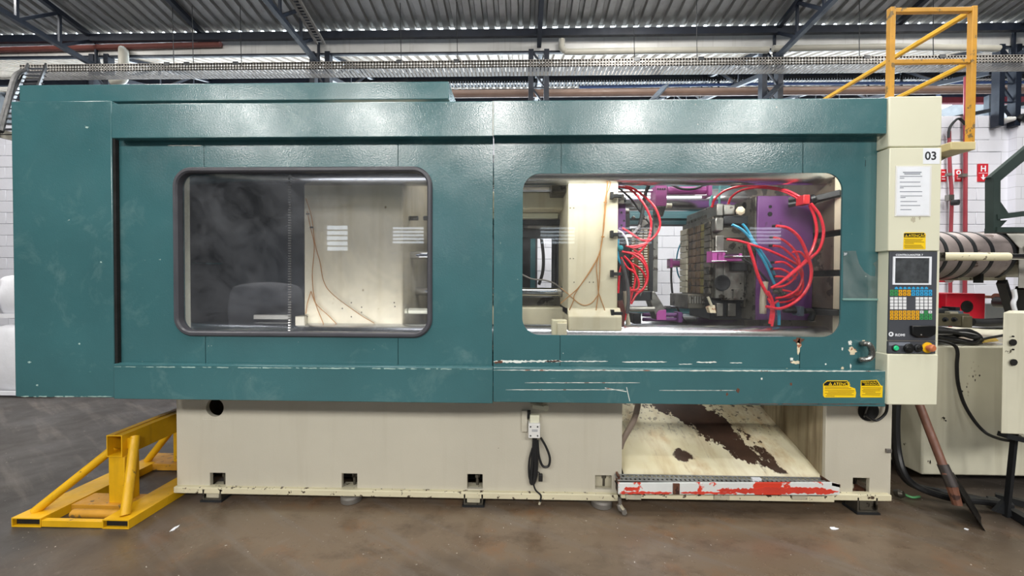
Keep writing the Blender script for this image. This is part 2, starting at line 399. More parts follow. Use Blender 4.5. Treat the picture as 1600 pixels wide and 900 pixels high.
lay(-10.1, -9.2, 1.7, 19*BH)
lay(.25, 3.1, 1.0, 2.8)
# wall behind the camera, with louvred windows to the daylight outside
wins = [(-6.75, -5.9, 2.55, 3.45), (-4.45, -3.3, 2.8, 3.4), (-3.2, -2.1, 2.8, 3.4), (.6, 1.8, 2.8, 3.4), (3.2, 4.4, 2.8, 3.4), (7.5, 8.7, 2.8, 3.4)]
hole_plate(-16, 16, 0, 6.2, wins, -8.4, -8.2).build('wall_front', mat('dim_plaster', '#5d5f61', .8, var=.2), kind='structure', smooth=False)
for i, (x0, x1, z0, z1) in enumerate(wins):
    f = hole_plate(x0-.03, x1+.03, z0-.03, z1+.03, [(x0+.02, x1-.02, z0+.02, z1-.02)], -8.19, -8.15).build('window_%d' % (i+1), DARK, kind='structure', smooth=False)
    n = 5
    for k in range(1, n):
        z = z0+(z1-z0)*k/n; MB().box((x0+.02, -8.26, z-.018), (x1-.02, -8.18, z+.018)).build('louvre_slat', DARK, f, smooth=False)
for nm, x in (('wall_left', -16.2), ('wall_right', 16)): MB().box((x, -8.4, 0), (x+.2, 16, 8.2)).build(nm, MATS['dim_plaster'], kind='structure', smooth=False)
# ---- roof
SL = .2; EZ, EY = 6.05, 6.98; RIDGE = -.5
def roof_z(y): return EZ+SL*(EY-y)
ceil = bpy.data.objects.new('ceiling', None); C.objects.link(ceil); ceil.location = (0, 3, 6); WORLD['ceiling'] = Vector((0, 3, 6)); ceil['kind'] = 'structure'
SHEET = mat('corrugated_roof_steel', '#9b9b9a', .42, .65, var=.13, vs=2.2, streak=('#7c7772', .55, .4))
SHEET_F = mat('weathered_roof_steel', '#968b7d', .5, .3, var=.12, vs=2, streak=('#94806b', .5, .6))
PITCH = .205
def sheet(x0, n, ya, za, yb, zb):
    prof = []
    for i in range(n):
        b = x0+i*PITCH; prof += [(b, 0), (b+.105, 0), (b+.125, .056), (b+.185, .056)]
    prof.append((x0+n*PITCH, 0)); prof.append((x0+n*PITCH+.02, 0.002))
    vs = [(x, ya, za+h) for x, h in prof]+[(x, yb, zb+h) for x, h in prof]; m = len(prof)
    vs += [(x, ya, za+h+.004) for x, h in prof]+[(x, yb, zb+h+.004) for x, h in prof]
    fs = [(i, i+1, m+i+1, m+i) for i in range(m-1)]+[(2*m+i+1, 2*m+i, 3*m+i, 3*m+i+1) for i in range(m-1)]
    return MB().add(vs, fs)
s0 = sheet(-15.98, 4, 4.0, roof_z(4.0), EY, EZ).build('roof_sheet', SHEET, ceil, smooth=False, recalc=False)
for i in range(1, 39): copy_part(s0, (i*4*PITCH, 0, rnd.uniform(0, .004)))
FZ, FS, FY0, FY1 = 5.86, .34, 7.3, 13.4
f0 = sheet(-15.98, 4, FY0, FZ, FY1, FZ+FS*(FY1-FY0)).build('roof_sheet', SHEET_F, ceil, smooth=False, recalc=False)
for i in range(1, 39): copy_part(f0, (i*4*PITCH, 0, rnd.uniform(0, .006)))
dk = MB().add([(-16, 4.0, roof_z(4)+.02), (16, 4.0, roof_z(4)+.02), (16, RIDGE, roof_z(RIDGE)), (-16, RIDGE, roof_z(RIDGE))], [(0, 1, 2, 3)])
dk.add([(-16, RIDGE, roof_z(RIDGE)), (16, RIDGE, roof_z(RIDGE)), (16, -8.4, EZ+.1), (-16, -8.4, EZ+.1)], [(0, 1, 2, 3)]).build('roof_deck', SHEET, ceil, smooth=False)
for (y, z, hh, dd) in ((6.86, 5.922, .125, .07), (7.03, 5.685, .035, .05), (9.5, FZ+FS*(9.5-FY0)-.09, .15, .07), (11.6, FZ+FS*(11.6-FY0)-.09, .15, .07), (13.3, FZ+FS*(13.3-FY0)-.1, .2, .08)):
    MB().box((-16, y-dd/2, z-hh/2), (16, y+dd/2, z+hh/2)).build('purlin', NAVY, ceil, smooth=False)
# valley gutter
g = MB().prism([(-16, 7.0, 5.97), (-16, 7.0, 5.70), (-16, 7.12, 5.70), (-16, 7.12, 5.97), (-16, 7.11, 5.97), (-16, 7.11, 5.71), (-16, 7.01, 5.71), (-16, 7.01, 5.97)], (32, 0, 0))
g.build('trim_1', mat('gutter_sheet', '#c9c8c5', .5, .2, var=.12, vs=1.3, streak=('#98928a', .58, .5)), kind='structure', smooth=False)
# rafter lattices, columns
CX = [UX(155, 7.0, 80), UX(500, 7.0, 80), UX(842, 7.0, 80), UX(1207, 7.0, 80), UX(1578, 7.0, 80)]
names = ['leftmost, over the tall green end cover', 'second from the left, beside the sloping cable tray', 'middle one, over the seam between the sliding doors', 'fourth from the left, above the mould window', 'rightmost, behind the yellow guard rail']
def lattice(P, Q, n, w, parent, nm='web_bar'):
    """zig-zag bars between two chords P and Q (pairs of points)"""
    for i in range(n):
        a, b = i/n, (i+1)/n; p0, p1 = P[0].lerp(P[1], a), P[0].lerp(P[1], b); q0, q1 = Q[0].lerp(Q[1], a), Q[0].lerp(Q[1], b)
        MB().bar(q0, p1 if i % 2 == 0 else p1, w, w).build(nm, NAVY, parent, smooth=False)
        MB().bar(p1, q1, w*.8, w*.8).build(nm, NAVY, parent, smooth=False)
for i, x in enumerate(CX):
    col = thing('steel_column', (x, 7.0, 0), 'dark blue lattice steel column, '+names[i], 'column', 'lattice columns along the block wall')
    for dx in (-.14, .14):
        MB().box((x+dx-.045, 6.98, 4.4 if i < 4 else 4.3), (x+dx+.045, 7.1, 5.72)).build('post', NAVY, col, smooth=False)
        MB().box((x+dx-.045, 7.02, 0), (x+dx+.045, 7.1, 4.4)).build('lower_post', NAVY, col, smooth=False) if i == 9 else None
    lattice((Vector((x-.12, 7.03, 4.4)), Vector((x-.12, 7.03, 5.7))), (Vector((x+.12, 7.03, 4.4)), Vector((x+.12, 7.03, 5.7))), 4, .03, col, 'lacing_bar')
    tr = thing('roof_truss', (x, 5.5, 5.6), 'blue lattice rafter, near roof, '+names[i], 'truss', 'lattice rafters under the roof')
    zl = lambda y: 5.45+.11*(7-y)
    a0, a1 = Vector((x, 3.6, roof_z(3.6)-.10)), Vector((x, 6.95, EZ-.10)); b0, b1 = Vector((x, 3.6, zl(3.6)-.05)), Vector((x, 6.95, zl(6.95)))
    if i == 2: b0.z = a0.z-.22; b1.z = a1.z-.2
    MB().bar(a0, a1, .075, .075).build('top_chord', NAVY, tr, smooth=False); MB().bar(b0, b1, .075, .075).build('bottom_chord', NAVY, tr, smooth=False)
    lattice((a0, a1), (b0, b1), 6, .045, tr)
    # far rafter
    t2 = thing('roof_truss', (x, 10, 6.5), 'dark lattice rafter, far roof, '+names[i], 'truss', 'lattice rafters under the far roof')
    a0, a1 = Vector((x+.05, 7.3, 5.85)), Vector((x+.05, 13.2, FZ+FS*5.6-.12)); b0, b1 = Vector((x+.05, 7.3, 5.4)), Vector((x+.05, 13.2, FZ+FS*5.6-.7))
    MB().bar(a0, a1, .08, .08).build('top_chord', NAVY, t2, smooth=False); MB().bar(b0, b1, .08, .08).build('bottom_chord', NAVY, t2, smooth=False)
    lattice((a0, a1), (b0, b1), 7, .045, t2)
for px, k in ((255, 'between the two left trusses'), (1392, 'behind the top of the yellow guard rail')):
    x = UX(318 if px < 800 else 1398, 6.9, 60)
    tag(MB().bar((x, 3.6, roof_z(3.6)-.06), (x, 6.9, EZ-.06), .08, .08).build('roof_beam', NAVY, smooth=False), 'plain dark blue beam under the corrugated roof, '+k, 'beam')
# cable trays with slotted sides
def tray(name, Y, za, x0, x1, hgt, dep, label, pitch=.048, m=None, hang=(), z_slope=0.):
    t = thing(name, ((x0+x1)/2, Y, za), label, 'cable tray'); m = m or GALV
    for k, z in enumerate((za, za+hgt*.34, za+hgt*.74)):
        MB().box((x0, Y, z), (x1, Y+.004, z+hgt*.19)).build('side_strip', m, t, smooth=False)
    MB().box((x0, Y, za+hgt*.92), (x1, Y+.02, za+hgt*1.05)).build('lip', m, t, smooth=False)
    b = MB(); n = int((x1-x0)/pitch)
    for i in range(n+1):
        x = x0+i*pitch; b.box((x, Y, za), (x+pitch*.62, Y+.003, za+hgt))
    o = b.build('slotted_web', m, t, smooth=False, recalc=False); o['kind'] = 'stuff'
    b = MB(); pb = pitch*1.3
    for i in range(int((x1-x0)/pb)+1):
        x = x0+i*pb; b.box((x, Y, za), (x+pb*.72, Y+dep, za+.003))
    o = b.build('slotted_floor', m, t, smooth=False, recalc=False); o['kind'] = 'stuff'
    MB().box((x0, Y+dep, za), (x1, Y+dep+.004, za+hgt*.6)).build('rear_side', m, t, smooth=False)
    for j, (px, top) in enumerate(hang):
        p = U(px, 90, Y+.05); MB().tube([(p.x, Y+dep/2, za+hgt), (p.x-.01, Y+dep/2, za+hgt+.3), (p.x-.02, Y+dep/2, top)], .006, 5).build('hanger_wire', DARK, t)
        MB().box((p.x-.045, Y-.008, za+hgt*.7), (p.x+.045, Y-.003, za+hgt*1.18)).build('hanger_clip', DARK, t, smooth=False)
    return t
tray('cable_tray', 6.2, UZ(105, 6.2), UX(36, 6.2), UX(1640, 6.2), .115, .26, 'long grey slotted cable tray hung by wires under the roof valley, the larger one', hang=[(265, 6.1), (296, 6.1), (372, 6.1), (625, 6.1), (714, 6.1), (994, 6.1), (1093, 6.1), (1350, 6.1), (1467, 6.1)])
tray('cable_tray', 8.9, UZ(129, 8.9), UX(560, 8.9), UX(1640, 8.9), .09, .2, 'thin dark slotted cable tray further back above the brown pipe', m=DARK, pitch=.06, hang=[(635, 6.4), (727, 6.4), (974, 6.4), (1070, 6.4), (1312, 6.4)])
# tray that slopes along the second rafter
t = thing('cable_tray', (CX[1]+.22, 5.2, 5.8), 'grey slotted cable tray running along the second roof truss', 'cable tray')
for s in (0, .13): MB().bar((CX[1]+.16+s, 3.6, 6.45), (CX[1]+.16+s, 6.6, 5.62), .035, .035).build('side_rail', GALV, t, smooth=False)
b = MB()
for i in range(60):
    y = 3.6+3*i/60; z = 6.45-.83*i/60; b.box((CX[1]+.16, y, z), (CX[1]+.29, y+.03, z+.004))
b.build('slotted_floor', GALV, t, smooth=False, recalc=False)['kind'] = 'stuff'
# tray that drops towards the left, with black cables on it
t = thing('cable_tray', U(20, 160, 5.0), 'dark slotted cable tray dropping steeply behind the left end of the machine', 'cable tray')
A, B_ = U(44, 103, 6.1), U(-6, 214, 4.6)
for s in (0, .3):
    MB().bar(A+Vector((s, 0, 0)), B_+Vector((s, 0, 0)), .02, .09).build('side_rail', DARK, t, smooth=False)
for k in range(16): p = A.lerp(B_, (k+.5)/16); MB().box((p.x, p.y, p.z-.01), (p.x+.3, p.y+.05, p.z)).build('rung', DARK, t, smooth=False)
for k in range(3): MB().tube(spline([U(40-3*k, 110, 5.9), U(26-2*k, 120, 5.5), U(14-2*k, 160, 5.0), U(2-2*k, 206, 4.5)]), .022, 6).build('power_cable', RUBBER, t)
tag(MB().bar(U(-30, 202, 4.7), U(32, 216, 4.7), .1, .1).build('ledge_beam', PVC, smooth=False), 'pale beam end sticking out behind the left end cover', 'beam')
# pipes under the roof
tag(MB().tube([U(-40, 79, 6.95), U(345, 69, 6.95)], .05, 10).build('fire_pipe', mat('red_brown_pipe', '#6a3a33', .5)), 'red brown pipe under the roof purlin at the left', 'pipe')
tag(MB().tube([U(696, 147, 7.6), U(1660, 139, 7.6)], .075, 12).build('main_pipe', BROWNP), 'long thick brown pipe running above the top of the machine', 'pipe')
tag(MB().tube(spline([U(878, 62, 6.9), U(878, 74, 6.9), U(884, 80, 6.9), U(900, 81, 6.9), U(1050, 79, 6.9), U(1200, 78, 6.9)]), .055, 12).build('rain_pipe', PVC), 'pale grey rainwater pipe with an elbow below the gutter', 'pipe')
tag(MB().tube([U(1208, 76, 6.9), U(1400, 73, 6.9), U(1560, 76, 6.9)], .055, 12).build('rain_pipe', PVC), 'pale grey rainwater pipe behind the yellow guard rail', 'pipe')
tag(MB().tube(spline([U(193, 77, 6.98), U(193, 86, 6.74), U(193, 112, 6.7), U(191, 124, 6.7), U(176, 130, 6.7)]), .07, 12).build('down_pipe', PVC), 'short cream downpipe with a bend left of the roof column', 'pipe')
tag(MB().tube([U(905, 136, 8.4), U(1200, 131, 8.4), U(1640, 128, 8.4)], .03, 8).build('water_pipe', mat('blue_pipe_paint', '#2b3f66', .5)), 'thin dark blue pipe with brackets above the brown pipe', 'pipe')
tag(MB().bar(U(1020, 156, 6.6), U(1040, 134, 7.4), .12, .03).build('brace_plate', mat('slate_steel', '#4a5563', .5), smooth=False), 'slanted grey steel brace against the brown pipe', 'brace')
tag(MB().bar(U(1195, 156, 6.3), U(1219, 132, 6.96), .12, .03).build('brace_plate', NAVY, smooth=False), 'slanted dark blue steel brace beside the fourth roof column', 'brace')
# back wall services at the right
for px, top, lab in ((1487, 200, 'thin red pipe with a valve on the block wall'), (1508, 120, 'straight thicker red pipe on the block wall beside the H sign')):
    p = thing('wall_pipe', U(px, 400, 7.05), lab, 'pipe')
    if px == 1487:
        MB().tube(spline([U(1483, 205, 7.06), U(1484, 260, 7.06), U(1487, 310, 7.06), U(1485, 400, 7.06), U(1485, 560, 7.06)]), .025, 8).build('pipe_run', REDP, p)
        pbox(1483, 304, 1491, 313, 6.98, 7.05).build('valve_body', STEEL, p); MB().cyl(U(1487, 317, 6.98), U(1498, 316, 6.9), .05, 12).build('valve_outlet', BLACK, p)
        for py in (272, ): pbox(1482, py-2, 1488, py+2, 6.99, 7.05).build('pipe_clip', GALV, p)
    else:
        MB().tube([U(1509, 120, 7.06), U(1508, 350, 7.06), U(1507, 560, 7.06)], .029, 8).build('pipe_run', REDP, p)
        pbox(1504, 271, 1512, 276, 6.98, 7.05).build('pipe_clip', GALV, p)
tag(hose([(1509, 195), (1500, 186), (1493, 188), (1484, 200), (1482, 215)], .02, 7.0).build('wall_hose', RUBBER), 'black hose arching between the two red wall pipes', 'hose')
SIGN = mat('sign_red', '#c92a35', .45, var=.03)
for (x0, y0, x1, y1, lab) in ((1470, 264.5, 1479, 283.5, 'small red fire sign half hidden by the control cabinet'), (1493, 264.5, 1503, 283.5, 'small red fire point sign with a ring symbol'), (1528.5, 256, 1544, 283.5, 'red hydrant sign with a white H and an arrow')):
    s = thing('wall_sign', U((x0+x1)/2, y1, 7.13), lab, 'sign'); pbox(x0, y0, x1, y1, 7.12, 7.14).build('sign_plate', SIGN, s, smooth=False)
    if x1 > 1540:
        words('H', 1536.5, 267.5, 8.2, 7.117, PAPER, s, 'CENTER', .03)
        pbox(1529.5, 270, 1543, 270.7, 7.117, 7.12).build('sign_rule', PAPER, s)
        P = [U(a, b, 7.117) for a, b in ((1535.3, 272.5), (1537.7, 272.5), (1537.7, 277), (1540.5, 276.5), (1536.5, 281.5), (1532.5, 276.5), (1535.3, 277))]
        MB().prism(P, (0, .002, 0)).build('arrow', PAPER, s, smooth=False)
    elif x0 > 1490:
        c = U(1498, 269.5, 7.117); MB().loft([[(c.x+r*math.cos(a*PI/10), y, c.z+r*math.sin(a*PI/10)) for a in range(20)] for r, y in ((.042, 7.12), (.042, 7.116), (.022, 7.116), (.022, 7.12))]).build('ring_symbol', PAPER, s)
        for q in (276, 279): pbox(1495, q, 1501, q+1, 7.117, 7.12).build('sign_line', PAPER, s)
    else:
        for q in (268, 275, 279): pbox(1472, q, 1477, q+1.4, 7.117, 7.12).build('sign_line', PAPER, s)
tag(hole_plate(UX(1577, 7.1), UX(1606, 7.1), UZ(264, 7.1), UZ(233, 7.1), [(UX(1580, 7.1), UX(1606, 7.1)-.03, UZ(262, 7.1), UZ(235, 7.1))], 7.08, 7.12).build('wall_frame', WHITE, smooth=False), 'thin white rectangular frame on the plastered wall at the right', 'frame')
tag(MB().tube(spline([U(1577, 187, 6.9), U(1582, 180, 6.9), U(1592, 183, 6.9), U(1606, 181, 6.9)]), [.06, .1, .07, .05]+[.04]*60, 8).build('rolled_sheet', PAPER) if False else pbox(1576, 181, 1590, 188, 6.95, 7.2).build('paper_bundle', WHITE, bevel=.03), 'small white bundle lying on top of the block wall', 'bundle')
tag(MB().tube(spline([U(1590, 188, 6.98), U(1597, 182, 6.98), U(1606, 186, 6.98)]), .05, 8).build('cable_coil', RUBBER), 'short black cable end on top of the block wall', 'cable')
# white bulk bags at the left
def bag(cx, Y, z0, h, lab, s):
    b = thing('bulk_bag', (cx, Y, z0), lab, 'bag', 'white bulk bags at the left wall')
    me = bmesh.new(); bmesh.ops.create_cube(me, size=1); bmesh.ops.subdivide_edges(me, edges=me.edges, cuts=7, use_grid_fill=True); r = random.Random(s)
    for v in me.verts:
        x, y, z = v.co; k = 1+.16*(1-(2*z)**2); bx = .5*(1-abs(2*z)**6*.06)
        rr = max(abs(x), abs(y))*2; cr = (x*x+y*y)**.5/.5 or 1; f = 1 if cr < 1 else 1/(cr**.35)
        v.co = Vector((x*k*f*.98+r.uniform(-.008, .008), y*k*f*.98+r.uniform(-.008, .008), z*h+h/2+r.uniform(-.008, .008)-(.06*h if z > .45 else 0)*(x*x+y*y)*3))
    mb = MB(); me.verts.index_update(); mb.add([v.co+Vector((cx, Y, z0)) for v in me.verts], [tuple(v.index for v in f.verts) for f in me.faces]); me.free()
    o = mb.build('sack', BAG, b); sd = o.modifiers.new('sub', 'SUBSURF'); sd.levels = sd.render_levels = 1; o.data.set_sharp_from_angle(angle=PI)
    for dx in (-.38, .33): MB().bar((cx+dx, Y-.56, z0+.06), (cx+dx, Y-.575, z0+h*.9), .05, .012, (0, 1, 0)).build('strap', BAG, b)
    MB().bar((cx-.5, Y-.545, z0+.05), (cx+.5, Y-.545, z0+.05), .03, .05).build('hem', BAG, b)
    return b
bag(-6.55, 5.35, 0, .98, 'white woven bulk bag on the floor at the left, lower of two', 3)
bag(-6.5, 5.4, 1.0, .62, 'white slumped bulk bag lying on the lower bag at the left', 5)
# big bags in the aisle behind the camera (seen mirrored in the dark pane)
bag2 = bag(-6.3, -4.6, 0, 1.5, 'white bulk bag standing in the aisle opposite the machine', 8); bag2.scale = (1.3, 1, 1)

tag(MB().bar(U(1466, 158, 9.2), U(1680, 156, 9.2), .1, .13).build('red_beam', mat('red_beam_paint', '#7d2530', .5), smooth=False), 'dark red horizontal beam in the far bay above the block wall', 'beam')
tag(MB().bar(U(1466, 151, 9.4), U(1680, 149, 9.4), .1, .12).build('blue_beam', mat('blue_beam_paint', '#1c3050', .5), smooth=False), 'dark blue horizontal beam in the far bay above the red beam', 'beam')
tag(MB().bar(U(1470, 188, 8.6), U(1610, 160, 8.6), .06, .07).build('wind_brace', DARK, smooth=False), 'thin dark diagonal brace in the far bay above the block wall', 'brace')
tag(MB().bar(Vector((U(1545, 192, 8.8).x, 8.8, 0)), U(1545, 150, 8.8), .1, .1).build('far_post', mat('grey_post_paint', '#596068', .5), smooth=False), 'slim grey post in the far bay above the block wall', 'post')
# ================================================================== THE MACHINE
YB, YD, YF, YR = 2.30, 2.365, 2.60, 4.45     # bands, sliding doors, bed front, rear guard
mach = thing('injection_moulding_machine', (0, 3.4, 0), 'long green and cream injection moulding machine with two windowed sliding doors, filling the picture', 'machine')
M_ = mach
# ---- bed
x0, x1, x2, x3 = UX(276, YF, 700), UX(972, YF, 700), UX(1290, YF, 700), UX(1393, YF, 700)
zb, zt = UZ(770, YF), UZ(600, YF)
zbr = U(1345, 774, YF).z
def pocket(px, py0, py1, hw=12): return (U(px-hw, 750, YF).x, U(px+hw, 750, YF).x, U(px, py1, YF).z, U(px, py0, YF).z)
hc = U(335.5, 637, YF); hr = 14.5*YF/F
ph = [pocket(340, 739, 762), pocket(546, 740, 763), pocket(742, 741, 764), pocket(943, 743, 765, 13)]
hole = (hc.x-hr-.02, hc.x+hr+.02, hc.z-hr-.02, hc.z+hr+.02)
bed = hole_plate(x0, x1, zb, zt, ph+[hole], YF, YF+.03)
bed.box((x0, YF+.2, zb), (x0+.03, 4.2, zt)); 
bed = bed.build('bed_side', CREAM, M_, bevel=.004)
ring_plate(hole, (hc.x-hr, hc.x+hr, hc.z-hr, hc.z+hr), hr-.0001, YF+.001, YF+.03, 10).build('hole_rim', CREAM, bed)
MB().box((x0+.01, YF+.17, zb), (x1-.01, 4.2, zt)).build('bed_dark_fill', VOID, M_, smooth=False)  # black block stands in for the shade behind the pockets
MB().box((x1-.03, YF+.03, zb), (x1, 4.2, zt)).build('bed_end', CREAM_D, M_, smooth=False)
for i, h in enumerate(ph):
    cx = (h[0]+h[1])/2
    p = MB().box((h[0]-.01, YF+.03, h[2]-.02), (h[1]+.01, YF+.085, h[2])).build('pocket_floor', GREYCR, bed, smooth=False)
    b = MB().cyl((cx+.012, YF+.055, h[2]), (cx+.012, YF+.055, h[2]+.055), .010, 10).lathe((cx+.012, YF+.055, h[2]+.055), (0, 0, 1), [(0, .018), (.022, .018)], 6)
    b.build('jack_bolt', STEEL_D, bed)
    if i == 3: MB().box((h[0]-.01, YF+.05, h[2]), (h[1]+.01, YF+.06, h[3]+.01)).build('pocket_back', GREYCR, bed, smooth=False)
# bed foot flange
MB().box((x0, YF-.03, U(600, 777, YF-.03).z), (UX(966, YF-.03, 775), YF+.02, U(600, 767, YF-.03).z)).build('bed_flange', CREAM_W, M_, bevel=.006)
b2 = hole_plate(x2, x3, zbr, zt, [pocket(1346, 747, 771, 13)], YF, YF+.03)
b2.build('bed_side', CREAM, M_, bevel=.004)
h = pocket(1346, 747, 771, 13); MB().box((h[0]-.02, YF+.12, h[2]-.02), (h[1]+.02, YF+.16, h[3]+.02)).build('pocket_back', STEEL_D, M_, smooth=False)
MB().box((h[0]-.02, YF+.03, h[2]-.02), (h[1]+.02, YF+.16, h[2])).build('pocket_floor', RUST, M_, smooth=False)
MB().lathe(((h[0]+h[1])/2-.01, YF+.09, h[2]), (0, 0, 1), [(0, .03), (.02, .03), (.02, .012), (.06, .012)], 10).build('jack_bolt', GREYCR, M_)
MB().box((x2, YF+.03, zbr), (x2+.03, 4.2, zt)).build('bed_cheek', mat('streaked_cream', '#a2957a', .45, var=.25, vs=3, streak=('#5d4930', .45, .8)), M_, smooth=False)  # darker cream with brown vertical streaks
MB().box((x3-.03, YF+.03, zbr), (x3, 4.2, zt)).build('bed_end', CREAM_D, M_, smooth=False)
MB().box((UX(1300, YF-.03, 775), YF-.03, U(1345, 783, YF-.03).z), (UX(1394, YF-.03, 775), YF+.02, U(1345, 773, YF-.03).z)).build('bed_flange', CREAM_W, M_, bevel=.006)
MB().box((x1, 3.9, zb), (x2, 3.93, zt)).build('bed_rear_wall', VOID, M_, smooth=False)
MB().box((x0, 4.17, zb), (x3, 4.2, zt)).build('bed_back', CREAM, M_, smooth=False)
# black cable outlet in the right bed column
oc = U(1357, 642, YF-.004); MB().lathe((oc.x, YF-.002, oc.z), (0, -1, 0), [(0, .067), (.004, .067), (.004, .06), (.001, .055)], 28).build('cable_outlet', VOID, M_)
hose([(1352, 648), (1368, 657), (1382, 648), (1386, 636), (1385, 620)], .008, YF-.03).build('outlet_cable', RUBBER, M_)
hose([(1350, 652), (1354, 640), (1357, 632)], .004, YF-.01).build('outlet_wire', GALV, M_)
# ---- levelling feet
for px, kind in ((340, 'b'), (549, 'c'), (741, 'b'), (940, 'c'), (1345, 'd')):
    c = G(px, 789, 0); y = YF+.02; x = UX(px, y, 785); zz = zbr if kind == 'd' else zb
    if kind == 'c':
        MB().lathe((x, y, 0), (0, 0, 1), [(0, .062), (.004, .07), (.034, .07), (.045, .06), (.05, .03), (zz, .03)], 28).build('levelling_foot', GALV, M_)
    else:
        f = MB().box((x-.065, y-.05, .012), (x+.065, y+.05, .022)).box((x-.065, y-.05, .022), (x-.055, y+.05, zz)).box((x+.055, y-.05, .022), (x+.065, y+.05, zz))
        f = f.build('levelling_foot', STEEL_D, M_, smooth=False); MB().box((x-.045, y-.045, .022), (x+.045, y+.04, zz-.004)).build('wedge_block', GREYCR if kind == 'b' else STEEL_D, f, bevel=.004)
        MB().box((x-.075, y-.06, 0), (x+.075, y+.06, .012)).build('pad', DARK, f, smooth=False)
# ---- drip chute and step
def chute_material():
    t = NT('worn_chute_sheet'); tc = t.n('ShaderNodeTexCoord'); uv = tc.outputs['UV']
    sx = t.n('ShaderNodeSeparateXYZ'); t.l(uv, sx.inputs[0]); u, v = sx.outputs[0], sx.outputs[1]
    n1 = t.noise(7, 9, .66, vec=t.mapped((1.5, 1, 1), uv)); n2 = t.noise(2.2, 5, .6, vec=uv)
    col = t.mix(t.ramp(n2, .35, .65), lin('#d9cfa9'), lin('#e9e4cd'))
    col = t.mix(t.math('MULTIPLY', t.ramp(t.noise(1, 5, .6, vec=t.mapped((7, 2, 1), uv)), .48, .72), .7), col, lin('#a98850'))
    col = t.mix(t.math('MULTIPLY', t.ramp(t.noise(1, 5, .6, vec=t.mapped((26, 5, 1), uv)), .62, .68), .4), col, lin('#6d553a'))
    col = t.mix(t.math('MULTIPLY', t.ramp(t.noise(3.1, 6, .65, vec=t.mapped((1.3, 1, 1), uv)), .52, .66), .6), col, lin('#b78d52'))
    # bare black patch: a broad slanting smear with ragged edges. u: left to right, v: front edge to back
    d = t.math('ABSOLUTE', t.math('SUBTRACT', u, t.math('ADD', .79, t.math('MULTIPLY', v, -.66))))
    wdt = t.math('ADD', t.ramp(v, .02, .12, .0, .085), t.ramp(v, .14, .5, 0, .09)); n4 = t.noise(26, 4, .7, vec=uv)
    m = t.math('SUBTRACT', wdt, d); m = t.math('ADD', m, t.math('MULTIPLY', t.math('SUBTRACT', n1, .5), .42)); m = t.math('ADD', m, t.math('MULTIPLY', t.math('SUBTRACT', n4, .5), t.ramp(v, .1, .4, .08, .34))); m = t.math('MULTIPLY', t.ramp(m, 0, .012), t.ramp(v, .015, .02))
    dx = t.math('SUBTRACT', u, .34); dv = t.math('MULTIPLY', t.math('SUBTRACT', v, .12), 1.2); dist = t.math('SQRT', t.math('ADD', t.math('MULTIPLY', dx, dx), t.math('MULTIPLY', dv, dv)))
    m2 = t.ramp(t.math('ADD', t.math('SUBTRACT', .05, dist), t.math('MULTIPLY', t.math('SUBTRACT', n1, .5), .15)), 0, .01); m = t.math('MAXIMUM', m, m2)
    m3 = t.math('MULTIPLY', t.ramp(n4, .565, .585), t.ramp(v, .2, .5)); m = t.math('MAXIMUM', m, m3)
    m4 = t.ramp(t.noise(16, 3, vec=uv), .735, .745); m = t.math('MAXIMUM', m, m4)
    col = t.mix(m, col, t.mix(t.noise(8, 5, vec=uv), lin('#2a2320'), lin('#5b4436'))); t.l(col, t.b.inputs['Base Color'])
    t.l(t.math('SUBTRACT', .5, t.math('MULTIPLY', m, .18)), t.b.inputs['Roughness']); t.bump(n1, .15, .01); return t.m
ya, za = YF+.02, U(1135, 744, YF+.02).z; yb, zb2 = 4.0, za+(4.0-YF-.02)*.40
xa, xb = UX(975, ya, 745), UX(1294, ya, 745)
ch = MB(); N = 16
def cz(u, v): return za+(zb2-za)*v+.006*math.sin(u*9+v*3)+.004*math.sin(v*17+u*5)
for j in range(N+1):
    for i in range(N+1):
        u, v = i/N, j/N; ch.v.append(Vector((xa+(xb-xa)*u, ya+(yb-ya)*v, cz(u, v))))
ch.f = [(j*(N+1)+i, j*(N+1)+i+1, (j+1)*(N+1)+i+1, (j+1)*(N+1)+i) for j in range(N) for i in range(N)]
cho = ch.build('drip_chute', chute_material(), M_); uvl = cho.data.uv_layers.new(name='uv')
for lp in cho.data.loops:
    k = lp.vertex_index; uvl.data[lp.index].uv = ((k % (N+1))/N, (k//(N+1))/N)
sd = cho.modifiers.new('thick', 'SOLIDIFY'); sd.thickness = .012; sd.offset = -1
MB().box((xa, ya-.012, za-.022), (xb, ya+.004, za+.002)).build('chute_lip', CREAM_W, M_, bevel=.003)
st = thing('step_rail', U(1140, 773, 2.52), 'low red and white chipped step rail with a slotted strip below the drip chute', 'step')
A = lambda px, py, Y: U(px, py, Y); o = MB()
o.prism([A(966, 755, 2.5), A(1300, 754, 2.5), A(1312, 757, 2.5), A(1312, 773, 2.5), A(1290, 774, 2.5), A(966, 772, 2.5)], (0, .012, 0)).build('face_plate', REDWHITE, st, bevel=.002)
zt2 = A(1130, 755, 2.5).z
tr_b = MB().box((A(966, 755, 2.5).x, 2.512, zt2-.05), (A(1300, 755, 2.5).x, 2.6, zt2-.045)).build('slot_shade', DARK, st, smooth=False)  # dark sheet put in as the shade beneath the slots
b = MB(); xa_, xb_ = A(966, 755, 2.5).x, A(1300, 755, 2.5).x
for y0, y1 in ((2.512, 2.524), (2.546, 2.562), (2.588, 2.60)): b.box((xa_, y0, zt2-.004), (xb_, y1, zt2))
n = 46
for i in range(n): x = xa_+(xb_-xa_)*i/n; b.box((x, 2.556, zt2-.0035), (x+(xb_-xa_)/n*.38, 2.595, zt2-.0005)); b.box((x+.008, 2.516, zt2-.0035), (x+.008+(xb_-xa_)/n*.55, 2.556, zt2-.0005))
